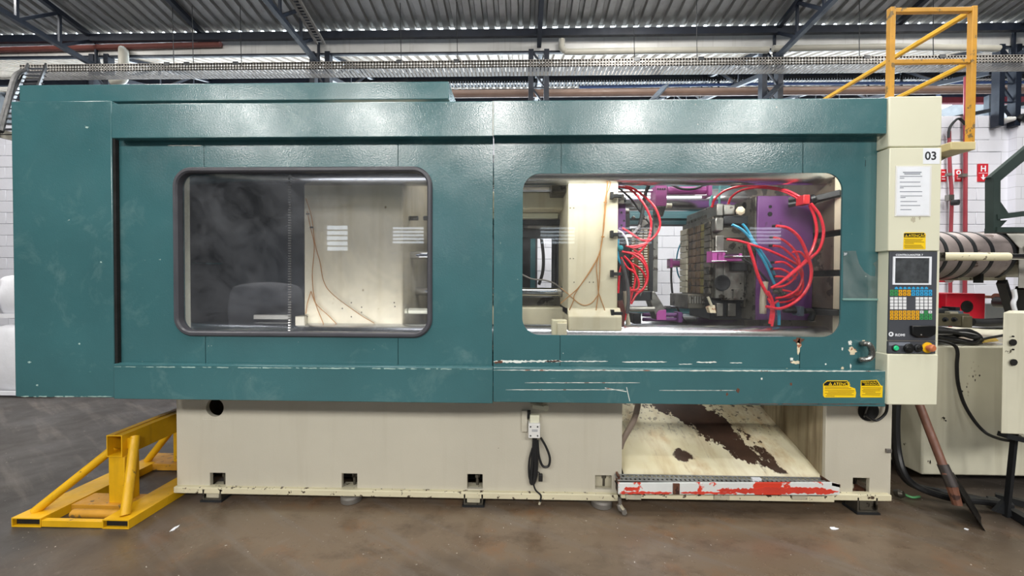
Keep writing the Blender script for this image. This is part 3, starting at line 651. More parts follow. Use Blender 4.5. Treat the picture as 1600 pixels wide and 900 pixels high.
b.build('slotted_tread', mat('worn_grey_tread', '#8f918f', .5, .3, var=.3, vs=14), st, smooth=False, recalc=False)['kind'] = 'stuff'
MB().prism([A(1300, 754, 2.5), A(1313, 757, 2.5), A(1313, 757, 2.5)+Vector((0, .1, -.05)), A(1300, 754, 2.5)+Vector((0, .1, 0))], (0, 0, -.02)).build('end_plate', RUST, st, smooth=False)
for a_, b_, y_, h_, sd_ in ((968, 1050, 770, 3.6, 71), (975, 1000, 764, 4.5, 72), (1063, 1150, 770, 3.4, 73), (1120, 1200, 766, 5, 74), (1150, 1310, 768, 6, 75), (1180, 1290, 764, 5, 76)): strip(a_, b_, y_, h_, 2.5, .0008+.0003*(sd_-70), seed=sd_, step=3).build('red_paint', mat('red_step_paint', '#cf4030', .45, var=.15, vs=9), st, smooth=False)
pbox(1052, 756, 1062, 772.5, 2.492, 2.5).build('bare_joint', RUST, st); pbox(1176, 748, 1190, 757, 2.54, 2.56).build('paint_scraper_card', PAPER, st)
pbox(970, 773, 1304, 782, 2.56, 2.62).build('lower_rail', CREAM_W, st, bevel=.003)
for px in (990, 1128, 1250): pbox(px-12, 773, px+12, 781, 2.55, 2.56).build('rail_bracket', GREYCR, st, bevel=.002)
pbox(966, 745, 969, 772, 2.53, 2.6).build('corner_post', RUST, st)
v = thing('drain_valve', G(972, 800, 0), 'small grey drain cock hanging under the left end of the step rail', 'valve')
MB().cyl(U(968, 778, 2.53), U(969, 790, 2.53), .012, 10).build('pipe_stub', GALV, v); MB().lathe(U(966, 788, 2.53), (.35, -.1, -.55), [(0, .012), (.02, .02), (.035, .02), (.045, .012)], 12).build('body', GALV, v)
MB().bar(U(970, 790, 2.51), U(978, 801, 2.5), .02, .012).build('lever', GREYCR, v); MB().lathe(U(974, 797, 2.52), (0, -1, 0), [(0, .018), (.03, .018)], 6).build('nut', GALV, v)
# grey drain hose behind the band
tag(hose([(997, 622), (996, 636), (991, 655), (982, 672), (973, 688), (969, 700)], .020, 2.65, 12).build('drain_hose', mat('grey_hose', '#85776c', .35, var=.1)), 'grey flexible hose curving down beside the drip chute', 'hose')
# ---- green covers
def cover(px0, py0, px1, py1, Y0, Y1, name, m=GREEN, parent=M_, bev=.004): return pbox(px0, py0, px1, py1, Y0, Y1).build(name, m, parent, bevel=bev)
ec = cover(20.5, 158, 176, 620.5, 2.335, 2.75, 'end_cover')
strip(27, 176, 619.5, 1.2, 2.335, seed=4).build('pale_edge', GREEN_SHADE, ec, smooth=False)
tc = pbox(30, 130, 701, 157, 2.47, 2.95).build('top_cover', GREEN, M_, bevel=.004)
tb1 = cover(174, 160, 770, 214.5, YB, YB+.05, 'top_band'); tb2 = cover(770.6, 155, 1386, 210.5, YB, YB+.05, 'top_band')
bb1 = cover(177.5, 571.5, 770, 627, YB, YB+.05, 'bottom_band'); bb2 = cover(770.6, 577, 1384.5, 632, YB, YB+.05, 'bottom_band')
strip(178, 769, 573, 1.3, YB, seed=1, slope=.007).build('pale_edge', GREEN_SHADE, bb1, smooth=False)  # ragged pale strips along the top edges of the bands
strip(771, 1383, 578.2, 1.4, YB, seed=2, slope=.003).build('pale_edge', BARE, bb2, smooth=False)
pbox(769.6, 158, 771, 212, YB-.0005, YB).build('band_joint', BARE, tb2, smooth=False)
strip(820, 1000, 598, .7, YB, seed=21).build('paint_scratch', BARE, bb2, smooth=False); strip(790, 975, 609, .7, YB, seed=22).build('paint_scratch', BARE, bb2, smooth=False)
strip(1030, 1150, 610, .6, YB, seed=23).build('paint_scratch', BARE, bb2, smooth=False)
MB().bar(U(945, 606, YB-.0004), U(979, 612, YB-.0004), .0008, .0035).build('paint_scratch', BARE, bb2, smooth=False); MB().bar(U(979, 605, YB-.0004), U(984, 627, YB-.0004), .0008, .0035).build('paint_scratch', BARE, bb2, smooth=False)
strip(1150, 1383, 631.2, 1.0, YB, seed=24).build('rust_edge', RUST, bb2, smooth=False)
for px, py, r, s in ((1153, 610, 3, 1), (1136, 616, 2, 2), (1236, 600, 2, 3), (1190, 592, 1.5, 5)): blob(px, py, r, r*1.3, YB, seed=s).build('paint_chip', RUST if r > 1.9 else BARE, bb2, smooth=False)
# roof of the enclosure, ends, rear guard
xl, xr = UX(24, 2.4), UX(1384, 2.36)
ztop = U(450, 157, 2.4).z
MB().box((xl, 2.75, .72), (xl+.03, YR, ztop)).build('end_sheet', GREEN, M_, smooth=False)
MB().box((xl+.03, YR, .72), (.1, YR+.03, ztop)).build('rear_panel', DARK, M_, smooth=False)
MB().box((xl+.05, 2.5, UZ(606, 2.6)), (x1, YR, UZ(604, 2.6))).build('deck_plate', STEEL_D, M_, smooth=False)
rd = (.1, 2.7, .72, ztop); RX0, RX1, RZ0, RZ1 = UX(838, YR, 400), UX(1077, YR, 400), U(950, 480, YR).z, U(950, 352, YR).z
rear = ring_plate(rd, (RX0, RX1, RZ0, RZ1), .09, YR, YR+.04).build('rear_door', DULLTEAL, M_)
ring_plate((RX0-.01, RX1+.01, RZ0-.01, RZ1+.01), (RX0+.012, RX1-.012, RZ0+.012, RZ1-.012), .085, YR-.006, YR).build('rear_seal', SEAL, rear)
MB().box((RX0-.03, YR-.05, RZ0-.12), (RX1+.3, YR-.01, RZ0-.05)).build('rear_rail', DULLTEAL, rear, bevel=.004)
MB().box((RX0-.03, YR-.05, RZ1+.07), (RX1+.1, YR-.01, RZ1+.13)).build('rear_rail', DULLTEAL, rear, bevel=.004)
# ---- sliding doors
def door(px0, py0, px1, py1, win, rad, seams, seal, pane, nm, lab=None):
    O = (U(px0, (py0+py1)/2, YD).x, U(px1, (py0+py1)/2, YD).x, U((px0+px1)/2, py1, YD).z, U((px0+px1)/2, py0, YD).z)
    I = (U(win[0], 397, YD).x, U(win[2], 397, YD).x, U((win[0]+win[2])/2, win[3], YD).z, U((win[0]+win[2])/2, win[1], YD).z); r = rad*YD/F
    d = ring_plate(O, (I[0]-.004, I[1]+.004, I[2]-.004, I[3]+.004), r, YD+.009, YD+(.045 if seal else .016), 10).build(nm, GREEN, M_)
    full = ring_plate(O, I, r, YD, YD+.006, 10)
    cuts = [O[0]]+[U(s, 397, YD).x for s in seams]+[O[1]]
    for a, b in zip(cuts, cuts[1:]):
        me = bpy.data.meshes.new('x'); me.from_pydata([tuple(v) for v in full.v], [], full.f); bm = bmesh.new(); bm.from_mesh(me)
        bmesh.ops.remove_doubles(bm, verts=bm.verts, dist=1e-5); bmesh.ops.recalc_face_normals(bm, faces=bm.faces)
        for x, n in ((a+(.0022 if a > O[0] else -.001), (-1, 0, 0)), (b-(.0022 if b < O[1] else -.001), (1, 0, 0))):
            bmesh.ops.bisect_plane(bm, geom=bm.verts[:]+bm.edges[:]+bm.faces[:], plane_co=(x, 0, 0), plane_no=n, clear_outer=True)
        bm.verts.index_update(); mb = MB(); mb.add([v.co for v in bm.verts], [tuple(v.index for v in f.verts) for f in bm.faces]); bm.free(); bpy.data.meshes.remove(me)
        zm_ = (I[2]+I[3])/2
        if a > O[0] and b < O[1]:
            for sgn in (1, -1):
                keep = [f for f in mb.f if sgn*(sum(mb.v[i].z for i in f)/len(f)-zm_) > 0]; ids = sorted({i for f in keep for i in f}); mp_ = {i: k for k, i in enumerate(ids)}
                MB().add([mb.v[i] for i in ids], [tuple(mp_[i] for i in f) for f in keep]).build('door_panel', GREEN, d, recalc=False)
        else: mb.build('door_panel', GREEN, d, recalc=False)
    if seal:
        prof = [(-.030, YD+.002), (-.031, YD-.008), (-.022, YD-.017), (-.008, YD-.017), (0, YD-.008), (.0015, YD+.03)]
        # seal lies on the metal round the hole: profile offset towards the outside
        L = []
        for o_, y in prof: L.append([(x, y, z) for x, z in rrect(I[0]+o_, I[1]-o_, I[2]+o_, I[3]-o_, max(.01, r-o_), 10)])
        MB().loft(L).build('window_seal', SEAL, d)
    pn = rrect(I[0]-.012, I[1]+.012, I[2]-.012, I[3]+.012, r, 10)
    MB().prism([(x, YD+(.024 if seal else .009), z) for x, z in pn], (0, .004, 0)).build('window_pane', pane, d, smooth=False)
    return d, I
dl, IL = door(181, 216, 769.5, 573, (280, 269, 668, 518.5), 22, (320, 622), True, PANE_L, 'sliding_door')
dr, IR = door(771.5, 213, 1379, 577, (816.5, 270.5, 1315, 525), 27, (876, 1252), False, PANE_R, 'sliding_door')
MB().box((UX(174, 2.34), 2.341, U(178, 572, 2.341).z), (UX(182.5, 2.341), 2.362, U(178, 214, 2.341).z)).build('gap_shade_strip', VOID, M_, smooth=False)  # black strip stands for the shade in the gap beside the door
# scraped lower edge and chips on the right door
for a, b_, y, h, s, m in ((771, 826, 565, 3.2, 3, BARE), (822, 880, 564.5, 2.6, 4, BARE), (851, 876, 564.5, 2.2, 40, RUST), (880, 950, 564.5, 1.3, 5, BARE), (972, 1042, 565.5, 1.6, 6, BARE), (1088, 1120, 566, 2, 7, BARE), (772, 785, 566, 4, 8, RUST), (1060, 1082, 569, 1, 9, BARE), (1140, 1160, 567, 1, 10, BARE)):
    strip(a, b_, y, h, YD, .0008 if m is BARE else .0014, seed=s, step=2.5).build('paint_chip', m, dr, smooth=False)
for px, py, rx, ry, s, m in ((1248, 532, 9, 5, 1, RUST), (1248, 541, 3.5, 12, 2, PUTTY), (1243, 566, 8, 3, 3, PUTTY), (1237, 561, 3, 3, 31, BARE), (1332, 548, 8, 6, 4, PUTTY), (1328, 536, 3, 4, 5, BARE), (1350, 535, 5, 4, 6, PUTTY), (1316, 576, 3, 4, 7, PUTTY), (1231, 577, 11, 1.5, 8, PUTTY), (1212, 577, 4, 1.2, 9, BARE), (1316, 545, 1.5, 2.5, 11, BARE), (1329, 572, 1.2, 4, 12, BARE), (1373, 573, 1.3, 3, 13, RUST), (1290, 569, 1.4, 1.4, 14, BARE)):
    if m is PUTTY and rx > 6: blob(px, py, rx, ry, YD, .0008, s).build('filler_patch', m, dr, smooth=False)
    else: blob(px, py, rx, ry, YD, .0012, s).build('paint_chip', m, dr, smooth=False)
# dents and rubs on the left cover; painted glare strip on the left door
for px, py, s, par, Y in ((136, 199, 1, ec, 2.335), (46, 566, 2, ec, 2.335), (141, 581, 3, ec, 2.335), (158, 410, 4, ec, 2.335), (58, 602, 5, ec, 2.335), (262, 225, 6, dl, YD), (124, 537, 7, ec, 2.335)):
    if s == 6: strip(262, 316, 227.5, 1.4, YD, seed=61).build('glare_strip', BARE, par, smooth=False)
    else: blob(px, py, 3.2 if s < 3 else 2, 1.6, Y, seed=s).build('paint_chip', GREEN_SHADE, par, smooth=False)
# torn clear tape sheet on the right door
tape = pane_material('clear_tape_film', (.86, .91, .9, 1), .13, (.72, .8, .8, 1), 1.35)
P = [(1317, 392), (1337, 392), (1342, 412), (1350, 424), (1360, 431), (1367, 432), (1368, 418), (1364, 412), (1376, 402), (1376, 468), (1317, 468)]
MB().prism([U(a, b, YD-.001) for a, b in P], (0, -.001, 0)).build('clear_film', tape, dr, smooth=False)
pbox(1317, 466.5, 1378, 469.5, YD-.006, YD-.001).build('film_ledge', mat('clear_ledge', '#7fa59f', .2), dr, bevel=.001)
for px in (1319.5, 1374): words('3F' if px < 1330 else 'F', px-1.5, 399, 4, YD-.0025, PAPER, dr)
# door handle
hd = U(1353, 560, YD); k = YD/F
MB().tube(spline([U(1345, 563, YD), U(1347, 562, YD-.035), U(1356, 561, YD-.045), U(1362, 556, YD-.05), U(1362, 546, YD-.05), U(1357, 538, YD-.048), U(1350, 537, YD-.03), U(1346, 537, YD)], 5), .016, 10).build('handle', mat('worn_handle_metal', '#7e7f7c', .25, .8, var=.2, vs=20), dr)
pbox(1352, 250, 1352.6, 260, YD-.0006, YD).build('seam_mark', VOID, dr, smooth=False)
# ---- stickers on the lower band
def sticker(name, poly, Y, parent, head, title, rows, lab):
    s = MB().prism([U(a, b, Y) for a, b in poly], (0, -.0012, 0)).build(name, LABEL_Y, parent, smooth=False); s['label'] = lab
    MB().prism([U(a, b, Y-.0013) for a, b in head], (0, -.0006, 0)).build('sticker_head', BLACK, s, smooth=False)
    for (tx, px, py, h, sq) in title: words(tx, px, py, h, Y-.0025, LABEL_Y, s, 'LEFT', .01, squash=sq)
    b = MB()
    for (a, c, y) in rows: pbox(a, y, c, y+.9, Y-.0018, Y-.0013, b)
    o = b.build('fine_print', OCHRE, s, smooth=False); o['kind'] = 'stuff'; return s
def tri(px, py, h, Y, parent):
    s = MB().prism([U(px-h*.6, py, Y), U(px+h*.6, py, Y), U(px, py-h, Y)], (0, -.0008, 0)).build('warning_triangle', LABEL_Y, parent, smooth=False)
    pbox(px-.5, py-h*.6, px+.5, py-h*.15, Y-.0014, Y-.0008).build('mark', BLACK, s, smooth=False)
s = sticker('warning_sticker', [(1286, 600), (1292, 594.5), (1324, 594.5), (1328, 604), (1336, 607), (1337.5, 614), (1336.5, 621), (1288, 621), (1286, 618)], YB, bb2,
    [(1287.5, 602.5), (1287.5, 599.5), (1292.5, 595.8), (1323.5, 595.8), (1325, 602.5)], [('ATENÇÃ', 1302, 602, 4.4, 1.03)],
    [(1289, 1326, 604.5), (1289, 1330, 606.8), (1289, 1335, 609.8), (1294, 1334, 612), (1289, 1331, 614.2), (1292, 1334, 616.4), (1290, 1304, 618.5)], 'yellow and black caution sticker with a torn upper right corner')
tri(1297.3, 601.8, 4.6, YB-.0022, s)
s = sticker('warning_sticker', [(1345, 594.5), (1370, 593.5), (1376, 602), (1379, 603), (1378.5, 621), (1345, 621), (1344, 618)], YB, bb2,
    [(1346.2, 602.6), (1346.2, 595.3), (1369.5, 594.6), (1374.5, 602.6)], [('VERIFICAÇÃO', 1347, 598.5, 2.7, .92), ('SEGURANÇA', 1351, 602, 2.6, .95)],
    [(1347, 1377, 605.5), (1349, 1376, 607.8), (1347, 1375, 610), (1348, 1368, 612), (1352, 1376, 614.3), (1347, 1375, 616.5)], 'yellow and black safety check sticker with a torn corner at the right end of the band')
# ---- limit switch and cable under the band
ls = thing('limit_switch', U(835, 684, YF), 'white limit switch box with a roller lever below the green band', 'switch')
pbox(815, 642, 824, 675, YF-.02, YF).build('bracket', CREAM, ls, bevel=.002); pbox(828, 649, 843, 664, YF-.05, YF-.012).build('switch_head', CREAM_P, ls, bevel=.004)
bo = pbox(825.5, 662, 844, 685, YF-.07, YF-.012).build('switch_body', WHITE, ls, bevel=.004)
for a, b in ((829, 667), (840, 667), (829, 681), (840, 681)): MB().cyl(U(a, b, YF-.07), U(a, b, YF-.072), .0055, 10).build('screw', BLACK, bo)
for y in (671.5, 673.5): pbox(831, y, 840, y+.9, YF-.0712, YF-.07).build('print_line', GREYINK, bo, smooth=False)
MB().bar(U(832, 635, YF-.04), U(853, 638, YF-.05), .012, .028).build('roller_lever', CREAM_P, ls, bevel=.003); MB().lathe(U(853, 638, YF-.06), (0, 1, 0), [(0, .02), (.02, .02)], 16).build('roller', CREAM_P, ls)
pbox(824, 643, 829, 654, YF-.03, YF).build('cable_gland', BLACK, ls); pbox(829, 630, 848, 636, YF-.02, YF).build('pivot_plate', GREYCR, ls)
cb = thing('signal_cable', U(836, 750, YF-.03), 'black bundled cable hanging in loops below the white limit switch', 'cable')
for pts, r in (([(834, 685), (833, 710), (831, 735), (829, 752), (832, 755), (835, 740), (836, 715), (835, 690)], .010), ([(837, 685), (839, 712), (838, 740), (834, 755), (830, 750), (831, 725), (834, 700)], .010), ([(840, 688), (842, 712), (848, 728), (857, 728), (859, 715), (853, 698), (845, 684)], .008),
               ([(832, 700), (827, 720), (827, 745), (832, 754), (837, 742)], .007), ([(835, 740), (842, 738), (845, 748)], .004), ([(833, 755), (837, 766), (845, 774), (844, 784)], .006)):
    hose(pts, r, YF-.035).build('cable_loop', RUBBER, cb)
pbox(841.5, 742, 848, 753, YF-.05, YF-.025).build('plug', BLACK, cb, bevel=.004); MB().cyl(U(844, 784, YF-.035), U(842.5, 788, YF-.035), .008, 8).build('cable_end', GREYCR, cb)
# ---- clamp unit seen through the windows
ZC = H+.21
def xbar(px0, px1, py, Y, rpx, name, m, parent=M_, n=28):
    r = rpx*Y/F; z = U((px0+px1)/2, py, Y).z; return MB().cyl((U(px0, py, Y).x, Y, z), (U(px1, py, Y).x, Y, z), r, n).build(name, m, parent)
PX0, PX1 = UX(887, 2.72), UX(965, 2.72)
zp0, zp1 = U(926, 494, 2.72).z, U(926, 240, 2.72).z
mp = MB().box((PX0, 2.72, zp0), (PX1, 3.95, zp1)).build('moving_platen', CREAM_D, M_, bevel=.008)
MB().prism([(PX0, 2.72, U(926, 481, 2.72).z), (PX0, 2.67, zp0), (PX0, 2.67, U(926, 517, 2.67).z), (PX0, 3.9, U(926, 517, 2.67).z), (PX0, 3.9, zp0+.05)], (PX1-PX0+.02, 0, 0)).build('platen_shoe', CREAM_D, M_, bevel=.006)
pbox(889, 517, 962, 527, 2.69, 3.9).build('wear_plate', DARK, M_)
for pts in (((877, 252), (881, 252)),):
    pass
for a, b in ((921.5, 276), (927.5, 276), (891, 325), (896.5, 325), (891, 404), (896, 404), (897, 441), (921, 441), (927, 441), (918, 506)):
    MB().cyl(U(a, b, 2.7205), U(a, b, 2.718), .0042, 8).build('screw', STEEL_D, mp)
FX = UX(1315.5, 2.603, 400)
for Y, px, dz in ((2.75, 266, 0), (2.75, 531, 0)):
    MB().cyl((-2.9, Y, U(1000, px, Y).z), (FX+.1, Y, U(1000, px, Y).z), .105, 36).build('tie_bar', TIEBAR, M_)
for py in (313, 507):
    MB().cyl((-2.9, 3.8, U(1000, py, 3.8).z), (FX+.1, 3.8, U(1000, py, 3.8).z), .105, 36).build('tie_bar', TIEBAR, M_)
# fixed platen: slabs with T-slots between, slots run in depth
slots = [301.2, 362.6, 426.5, 488.8]; zz = [U(1313, p, 2.605).z for p in slots]; hh = .021
edges = [zp1+.1]+[e for z in zz for e in (z+hh, z-hh)]+[.95]
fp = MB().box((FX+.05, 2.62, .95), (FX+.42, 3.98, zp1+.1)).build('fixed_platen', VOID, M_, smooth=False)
for i in range(0, len(edges), 2):
    MB().box((FX, 2.672, edges[i+1]), (FX+.06, 3.98, edges[i])).build('platen_slab', PLATEN, fp, bevel=.004); MB().box((FX, 2.603, edges[i+1]), (FX+.06, 2.671, edges[i])).build('slab_front', CREAM_D, fp, bevel=.003)
MB().box((FX+.05, 2.60, .95), (FX+.42, 2.62, zp1+.1)).build('platen_front', CREAM_D, fp, smooth=False)
# black clamps on the platen edge and the wires over it
def clamp(px, py, Y=2.69):
    c = MB(); pbox(px-1, py-6, px+4, py+5, Y-.012, Y+.02, c); pbox(px+3, py-2.6, px+17, py+2.6, Y-.01, Y+.02, c); return c
for px, py in ((955, 305.5), (955, 366), (955.5, 428), (956, 490)):
    clamp(px, py).build('mould_clamp', BLACK, mp, bevel=.002)
pbox(966, 303, 975, 318, 2.74, 2.8).build('clamp_block', STEEL_D, mp)
w = thing('sensor_wires', U(945, 330, 2.7), 'thin brown wires taped down the cream moving platen and fanning out below', 'wire')
Yw = 2.708
for pts in ([(952, 268), (949, 292), (946, 315), (943, 350), (941, 375), (937, 394), (925, 420), (905, 448), (890, 462), (876, 474)], [(958, 268), (953, 290), (946, 312), (944, 352), (940, 378), (936, 398), (920, 426), (899, 458), (896, 470), (889, 486)],
            [(950, 268), (948, 300), (945, 340), (941, 372), (938, 395), (937, 430), (935, 458), (931, 490), (930, 526)], [(938, 392), (932, 415), (934, 440), (935, 456), (938, 465), (945, 485), (951, 505), (952, 518)], [(935, 460), (926, 472), (915, 477), (905, 474), (895, 466), (886, 458), (876, 450)]):
    hose(pts, .0032, Yw, 6).build('wire', BROWN_W, w)
for a, b in ((945.5, 316), (941.5, 370)): pbox(a-2, b-1, a+3, b+1, Yw-.006, Yw).build('cable_tie', BROWN_W, w)
MB().cyl(U(952, 515, Yw), U(952, 522, Yw), .005, 8).build('probe_tip', BLACK, w)
# left of the platen: toggle castings, guide bars, cylinder rod
pbox(800, 272, 862, 287, 2.9, 3.1).build('upper_housing', mat('blue_grey_casting', '#6f7482', .4, .3, var=.3, vs=8), M_, bevel=.006)
pbox(862, 271, 886, 300, 2.85, 3.1).build('bar_nut', STEEL_D, M_, bevel=.006)
xbar(700, 862, 291, 3.0, 2.2, 'guide_rod', CHROME)
pbox(690, 299, 888, 326, 3.05, 3.6).build('toggle_beam', CREAM_D, M_, bevel=.012)
pbox(690, 333, 872, 341, 3.2, 3.22).build('gap_light_strip', CREAM_P, M_, bevel=.003)  # pale strip painted in for the light showing in the gap
for a, b, Y in ((343, 350, 3.3), (352, 357, 3.32), (359, 371, 3.36)): pbox(690, a, 877, b, Y, Y+.1).build('slide_rail', DARK if a != 352 else STEEL_D, M_, bevel=.004)
for a, b in ((863, 868), (869, 874), (876, 884)): pbox(a, 352, b, 470, 3.4, 3.5).build('ejector_post', DARK if a < 876 else STEEL_D, M_, bevel=.004)
xbar(640, 877, 455.5, 3.1, 6.7, 'cylinder_rod', CHROME)
MB().lathe(U(877, 455.5, 3.1), (1, 0, 0), [(0, .045), (.04, .045), (.04, .03), (.1, .03)], 20).build('rod_end', STEEL, M_)
pbox(700, 464, 876, 478, 3.25, 3.6).build('lower_rail', STEEL_D, M_, bevel=.006)
pbox(690, 480, 884, 508, 3.05, 3.6).build('toggle_beam', CREAM_D, M_, bevel=.012)
pbox(862, 500, 886, 527, 2.65, 2.72).build('bar_bracket', CREAM_W, M_, bevel=.006); pbox(871, 505, 886, 527, 2.63, 2.66).build('bracket_cap', CREAM_D, M_, bevel=.004)
tag(hose([(800, 420), (818, 430), (832, 436), (852, 438), (868, 444), (880, 455), (888, 462)], .006, 2.95).build('grey_wire', GALV), 'grey wire sagging across the gap left of the moving platen', 'wire')
tag(hose([(846, 372), (849, 400), (848, 425), (842, 445)], .018, 4.3).build('hanging_hose', RUBBER), 'black hose hanging in the narrow gap of the rear guard', 'hose')
# behind the dark left pane: end plate, chain, rods
ep = pbox(475, 250, 629, 600, 2.74, 3.95).build('end_plate', CREAM_D, M_, bevel=.01)
for a, b in ((549, 473), (565, 480), (535, 482), (616, 473), (617, 479), (549, 495), (565, 488)): MB().cyl(U(a, b, 2.7405), U(a, b, 2.738), .005, 8).build('screw', STEEL_D, ep)
w2 = thing('grease_lines', U(490, 400, 2.72), 'thin tan grease lines crossing the pale end plate behind the dark pane', 'wire')
for pts in ([(478, 310), (487, 340), (492, 380), (500, 410), (506, 440), (520, 460), (560, 490), (585, 505)], [(480, 330), (485, 355), (491, 385), (488, 430), (492, 470), (505, 505), (512, 520)], [(486, 455), (494, 475), (515, 495), (535, 516)], [(486, 455), (480, 475), (478, 490)]): hose(pts, .003, 2.725, 6).build('line', BROWN_W, w2)
for a, b in ((480, 334), (486, 355)): pbox(a-2, b-1, a+3, b+1.4, 2.718, 2.724).build('line_clip', STEEL_D, w2)
cbm = MB()
for i in range(64): p = U(452.5, 272+i*4, 2.66); cbm.box(p-Vector((.008, .006, .0045)), p+Vector((.008, .006, .0045)))
o = cbm.build('drive_chain', STEEL, M_, smooth=False, recalc=False); o['kind'] = 'stuff'
pbox(461, 494, 476, 517, 2.7, 2.8).build('chain_bracket', GREYCR, M_, bevel=.004)
pbox(396, 492, 450, 499, 2.8, 2.84).build('sensor_rail', PVC, M_, bevel=.003)
pbox(340, 510, 460, 530, 2.75, 3.0).build('lower_casting', GREYCR, M_, bevel=.01)
pbox(282, 262, 284.5, 530, 2.45, 2.5).build('door_post', CREAM_P, M_)
pbox(274, 262, 285, 530, 2.5, 2.56).build('door_post', CREAM_P, M_)
pbox(286, 240, 476, 600, 3.0, 3.9).build('toggle_housing', mat('dark_casting', '#33363a', .55, .2, var=.35, vs=3), M_, bevel=.01)
MB().bar(U(288, 411, 2.9), U(348, 412, 2.9), .006, .012).build('scratch_line', CHROME, M_)  # chrome bar put in for a white scratch line, not a rod
for a, b in ((634, 341), (645, 341), (664, 341)): xbar(a-2, a+8, b, 2.9, 3.6, 'bolt_head', STEEL, n=8)
xbar(640, 690, 399, 2.95, 6, 'guide_bar', CHROME)
MB().lathe(U(632, 486, 2.8), (1, 0, 0), [(0, .018), (.02, .022), (.026, .022)], 8).lathe(U(639, 486, 2.8), (1, 0, 0), [(0, .022), (.2, .022)], 6).build('hex_bolt', CREAM_P, M_)
pbox(629, 262, 700, 600, 3.5, 3.9).build('link_casting', mat('dark_casting', '#33363a'), M_, bevel=.01)

# fill lamps added to brighten the clamp space, hidden behind the door frames
def fill_lamp(x0, x1, z, power, y, tilt):
    up = math.cos(math.radians(tilt)) < 0
    MB().box((x0, y-.05, z-(.05 if up else 0)), (x1, y+.03, z+(0 if up else .05))).build('fill_lamp', WHITE, M_, bevel=.006)
    area('fill_light', ((x0+x1)/2, y, z+(.012 if up else -.012)), x1-x0-.1, .06, power, (math.radians(tilt), 0, 0), (1, .98, .94))
fill_lamp(-.05, 2.1, IR[3]+.15, 15, 2.47, 56); fill_lamp(-2.1, -.5, IL[2]-.05, 7, 2.48, 128)
# ================================================================== MOULD HALVES, HOSES
# moving half, bolted to the right of the moving platen
mm = thing('injection_mould', (.95, 3.3, ZC-.3), 'moving mould half with striped brassy pins beside the cream platen, left of the gap', 'mould')
zA, zB = U(990, 318, 2.95).z, U(990, 486, 2.95).z
MB().box((PX1+.005, 2.84, U(990, 372, 2.95).z), (PX1+.085, 3.75, zA)).build('clamp_plate', PURPLE, mm, bevel=.004)
MB().box((PX1+.005, 2.88, zB), (PX1+.08, 3.75, U(990, 373, 2.95).z)).build('lower_plate', DARK, mm, bevel=.004)
for px, py in ((971, 332), (975, 345), (971, 352)): p = U(px, py, 2.84); MB().cyl(p, p-Vector((0, .002, 0)), .008, 10).build('bolt_hole', BLACK, mm)
pl = MB().box((PX1+.09, 3.0, U(990, 475, 3.0).z), (PX1+.16, 3.7, U(990, 328, 3.0).z)).build('ejector_plate', DARK, mm, bevel=.004)
c1 = pbox(986, 356, 1014, 456, 3.1, 3.5).build('core_block', BRASS, mm, bevel=.003)
for col in ((988, 990.5), (998, 1004), (1006.5, 1011.5)):
    for i in range(24): pbox(col[0], 359+i*4, col[1], 361+i*4, 3.09, 3.1).build('pin', mat('pale_pin_metal', '#d8d2bd', .3, .6, var=.1), c1, smooth=False)
pbox(1014, 345, 1021, 460, 3.15, 3.55).build('stripper_plate', DARK, mm, bevel=.003)
pbox(1020, 335, 1028, 456, 3.3, 3.7).build('cavity_plate', STEEL, mm, bevel=.003)
pbox(1019, 420.5, 1028, 422, 3.295, 3.3).build('plate_joint', CHROME, mm)
pbox(985, 455, 1020, 470, 3.0, 3.5).build('lower_block', DARK, mm, bevel=.006)
MB().bar(U(1000, 352, 3.05), U(1017, 340, 3.05), .03, .05).build('link_bar', STEEL, mm, bevel=.003)
for px in (989, 1007): MB().lathe(U(px, 341, 3.0), (0, -1, 0), [(0, .014), (.02, .014), (.028, .008)], 12).build('cap_screw', STEEL, mm)
xbar(982, 1022, 483, 3.0, 4.2, 'return_pin', STEEL, mm)
MB().prism([U(1015, 456, 3.0), U(1023, 455, 3.0), U(1040, 483, 3.0), U(1040, 500, 3.0), U(1026, 500, 3.0), U(1016, 470, 3.0)], (0, .12, 0)).build('latch_arm', STEEL, mm, bevel=.006)
MB().prism([U(1030, 485, 2.99), U(1041, 484, 2.99), U(1041, 500, 2.99), U(1026, 500, 2.99), U(1026, 490, 2.99)], (0, .02, 0)).build('latch_face', PINK, mm, bevel=.002)
pbox(1041, 478, 1048, 482, 2.99, 3.03).build('latch_bolt', CHROME, mm)
for y, r in ((492, 3.2), (499, 3)): xbar(1004, 1066, y, 3.25, r, 'lower_cylinder', PURPLE, mm)
pbox(1060, 488, 1066, 504, 3.2, 3.3).build('cylinder_flange', PURPLE, mm, bevel=.003); pbox(990, 490, 1002, 506, 3.2, 3.35).build('cylinder_mount', DARK, mm, bevel=.004)
xbar(972, 982, 330, 2.95, 4, 'connector', STEEL, mm); pbox(967, 312, 986, 318, 2.8, 2.86).build('cable_shoe', BLACK, mm); pbox(973, 308, 978, 316, 2.8, 2.85).build('cable_shoe', BLACK, mm)
MB().tube([U(1009, 442, 2.95), U(1000, 462, 2.95)], .006, 6).build('feed_pipe', STEEL, mm)
MB().tube([U(976, 455, 2.9), U(979, 490, 2.9), U(982, 508, 2.9)], .018, 8).build('feed_pipe', GREYCR, mm)
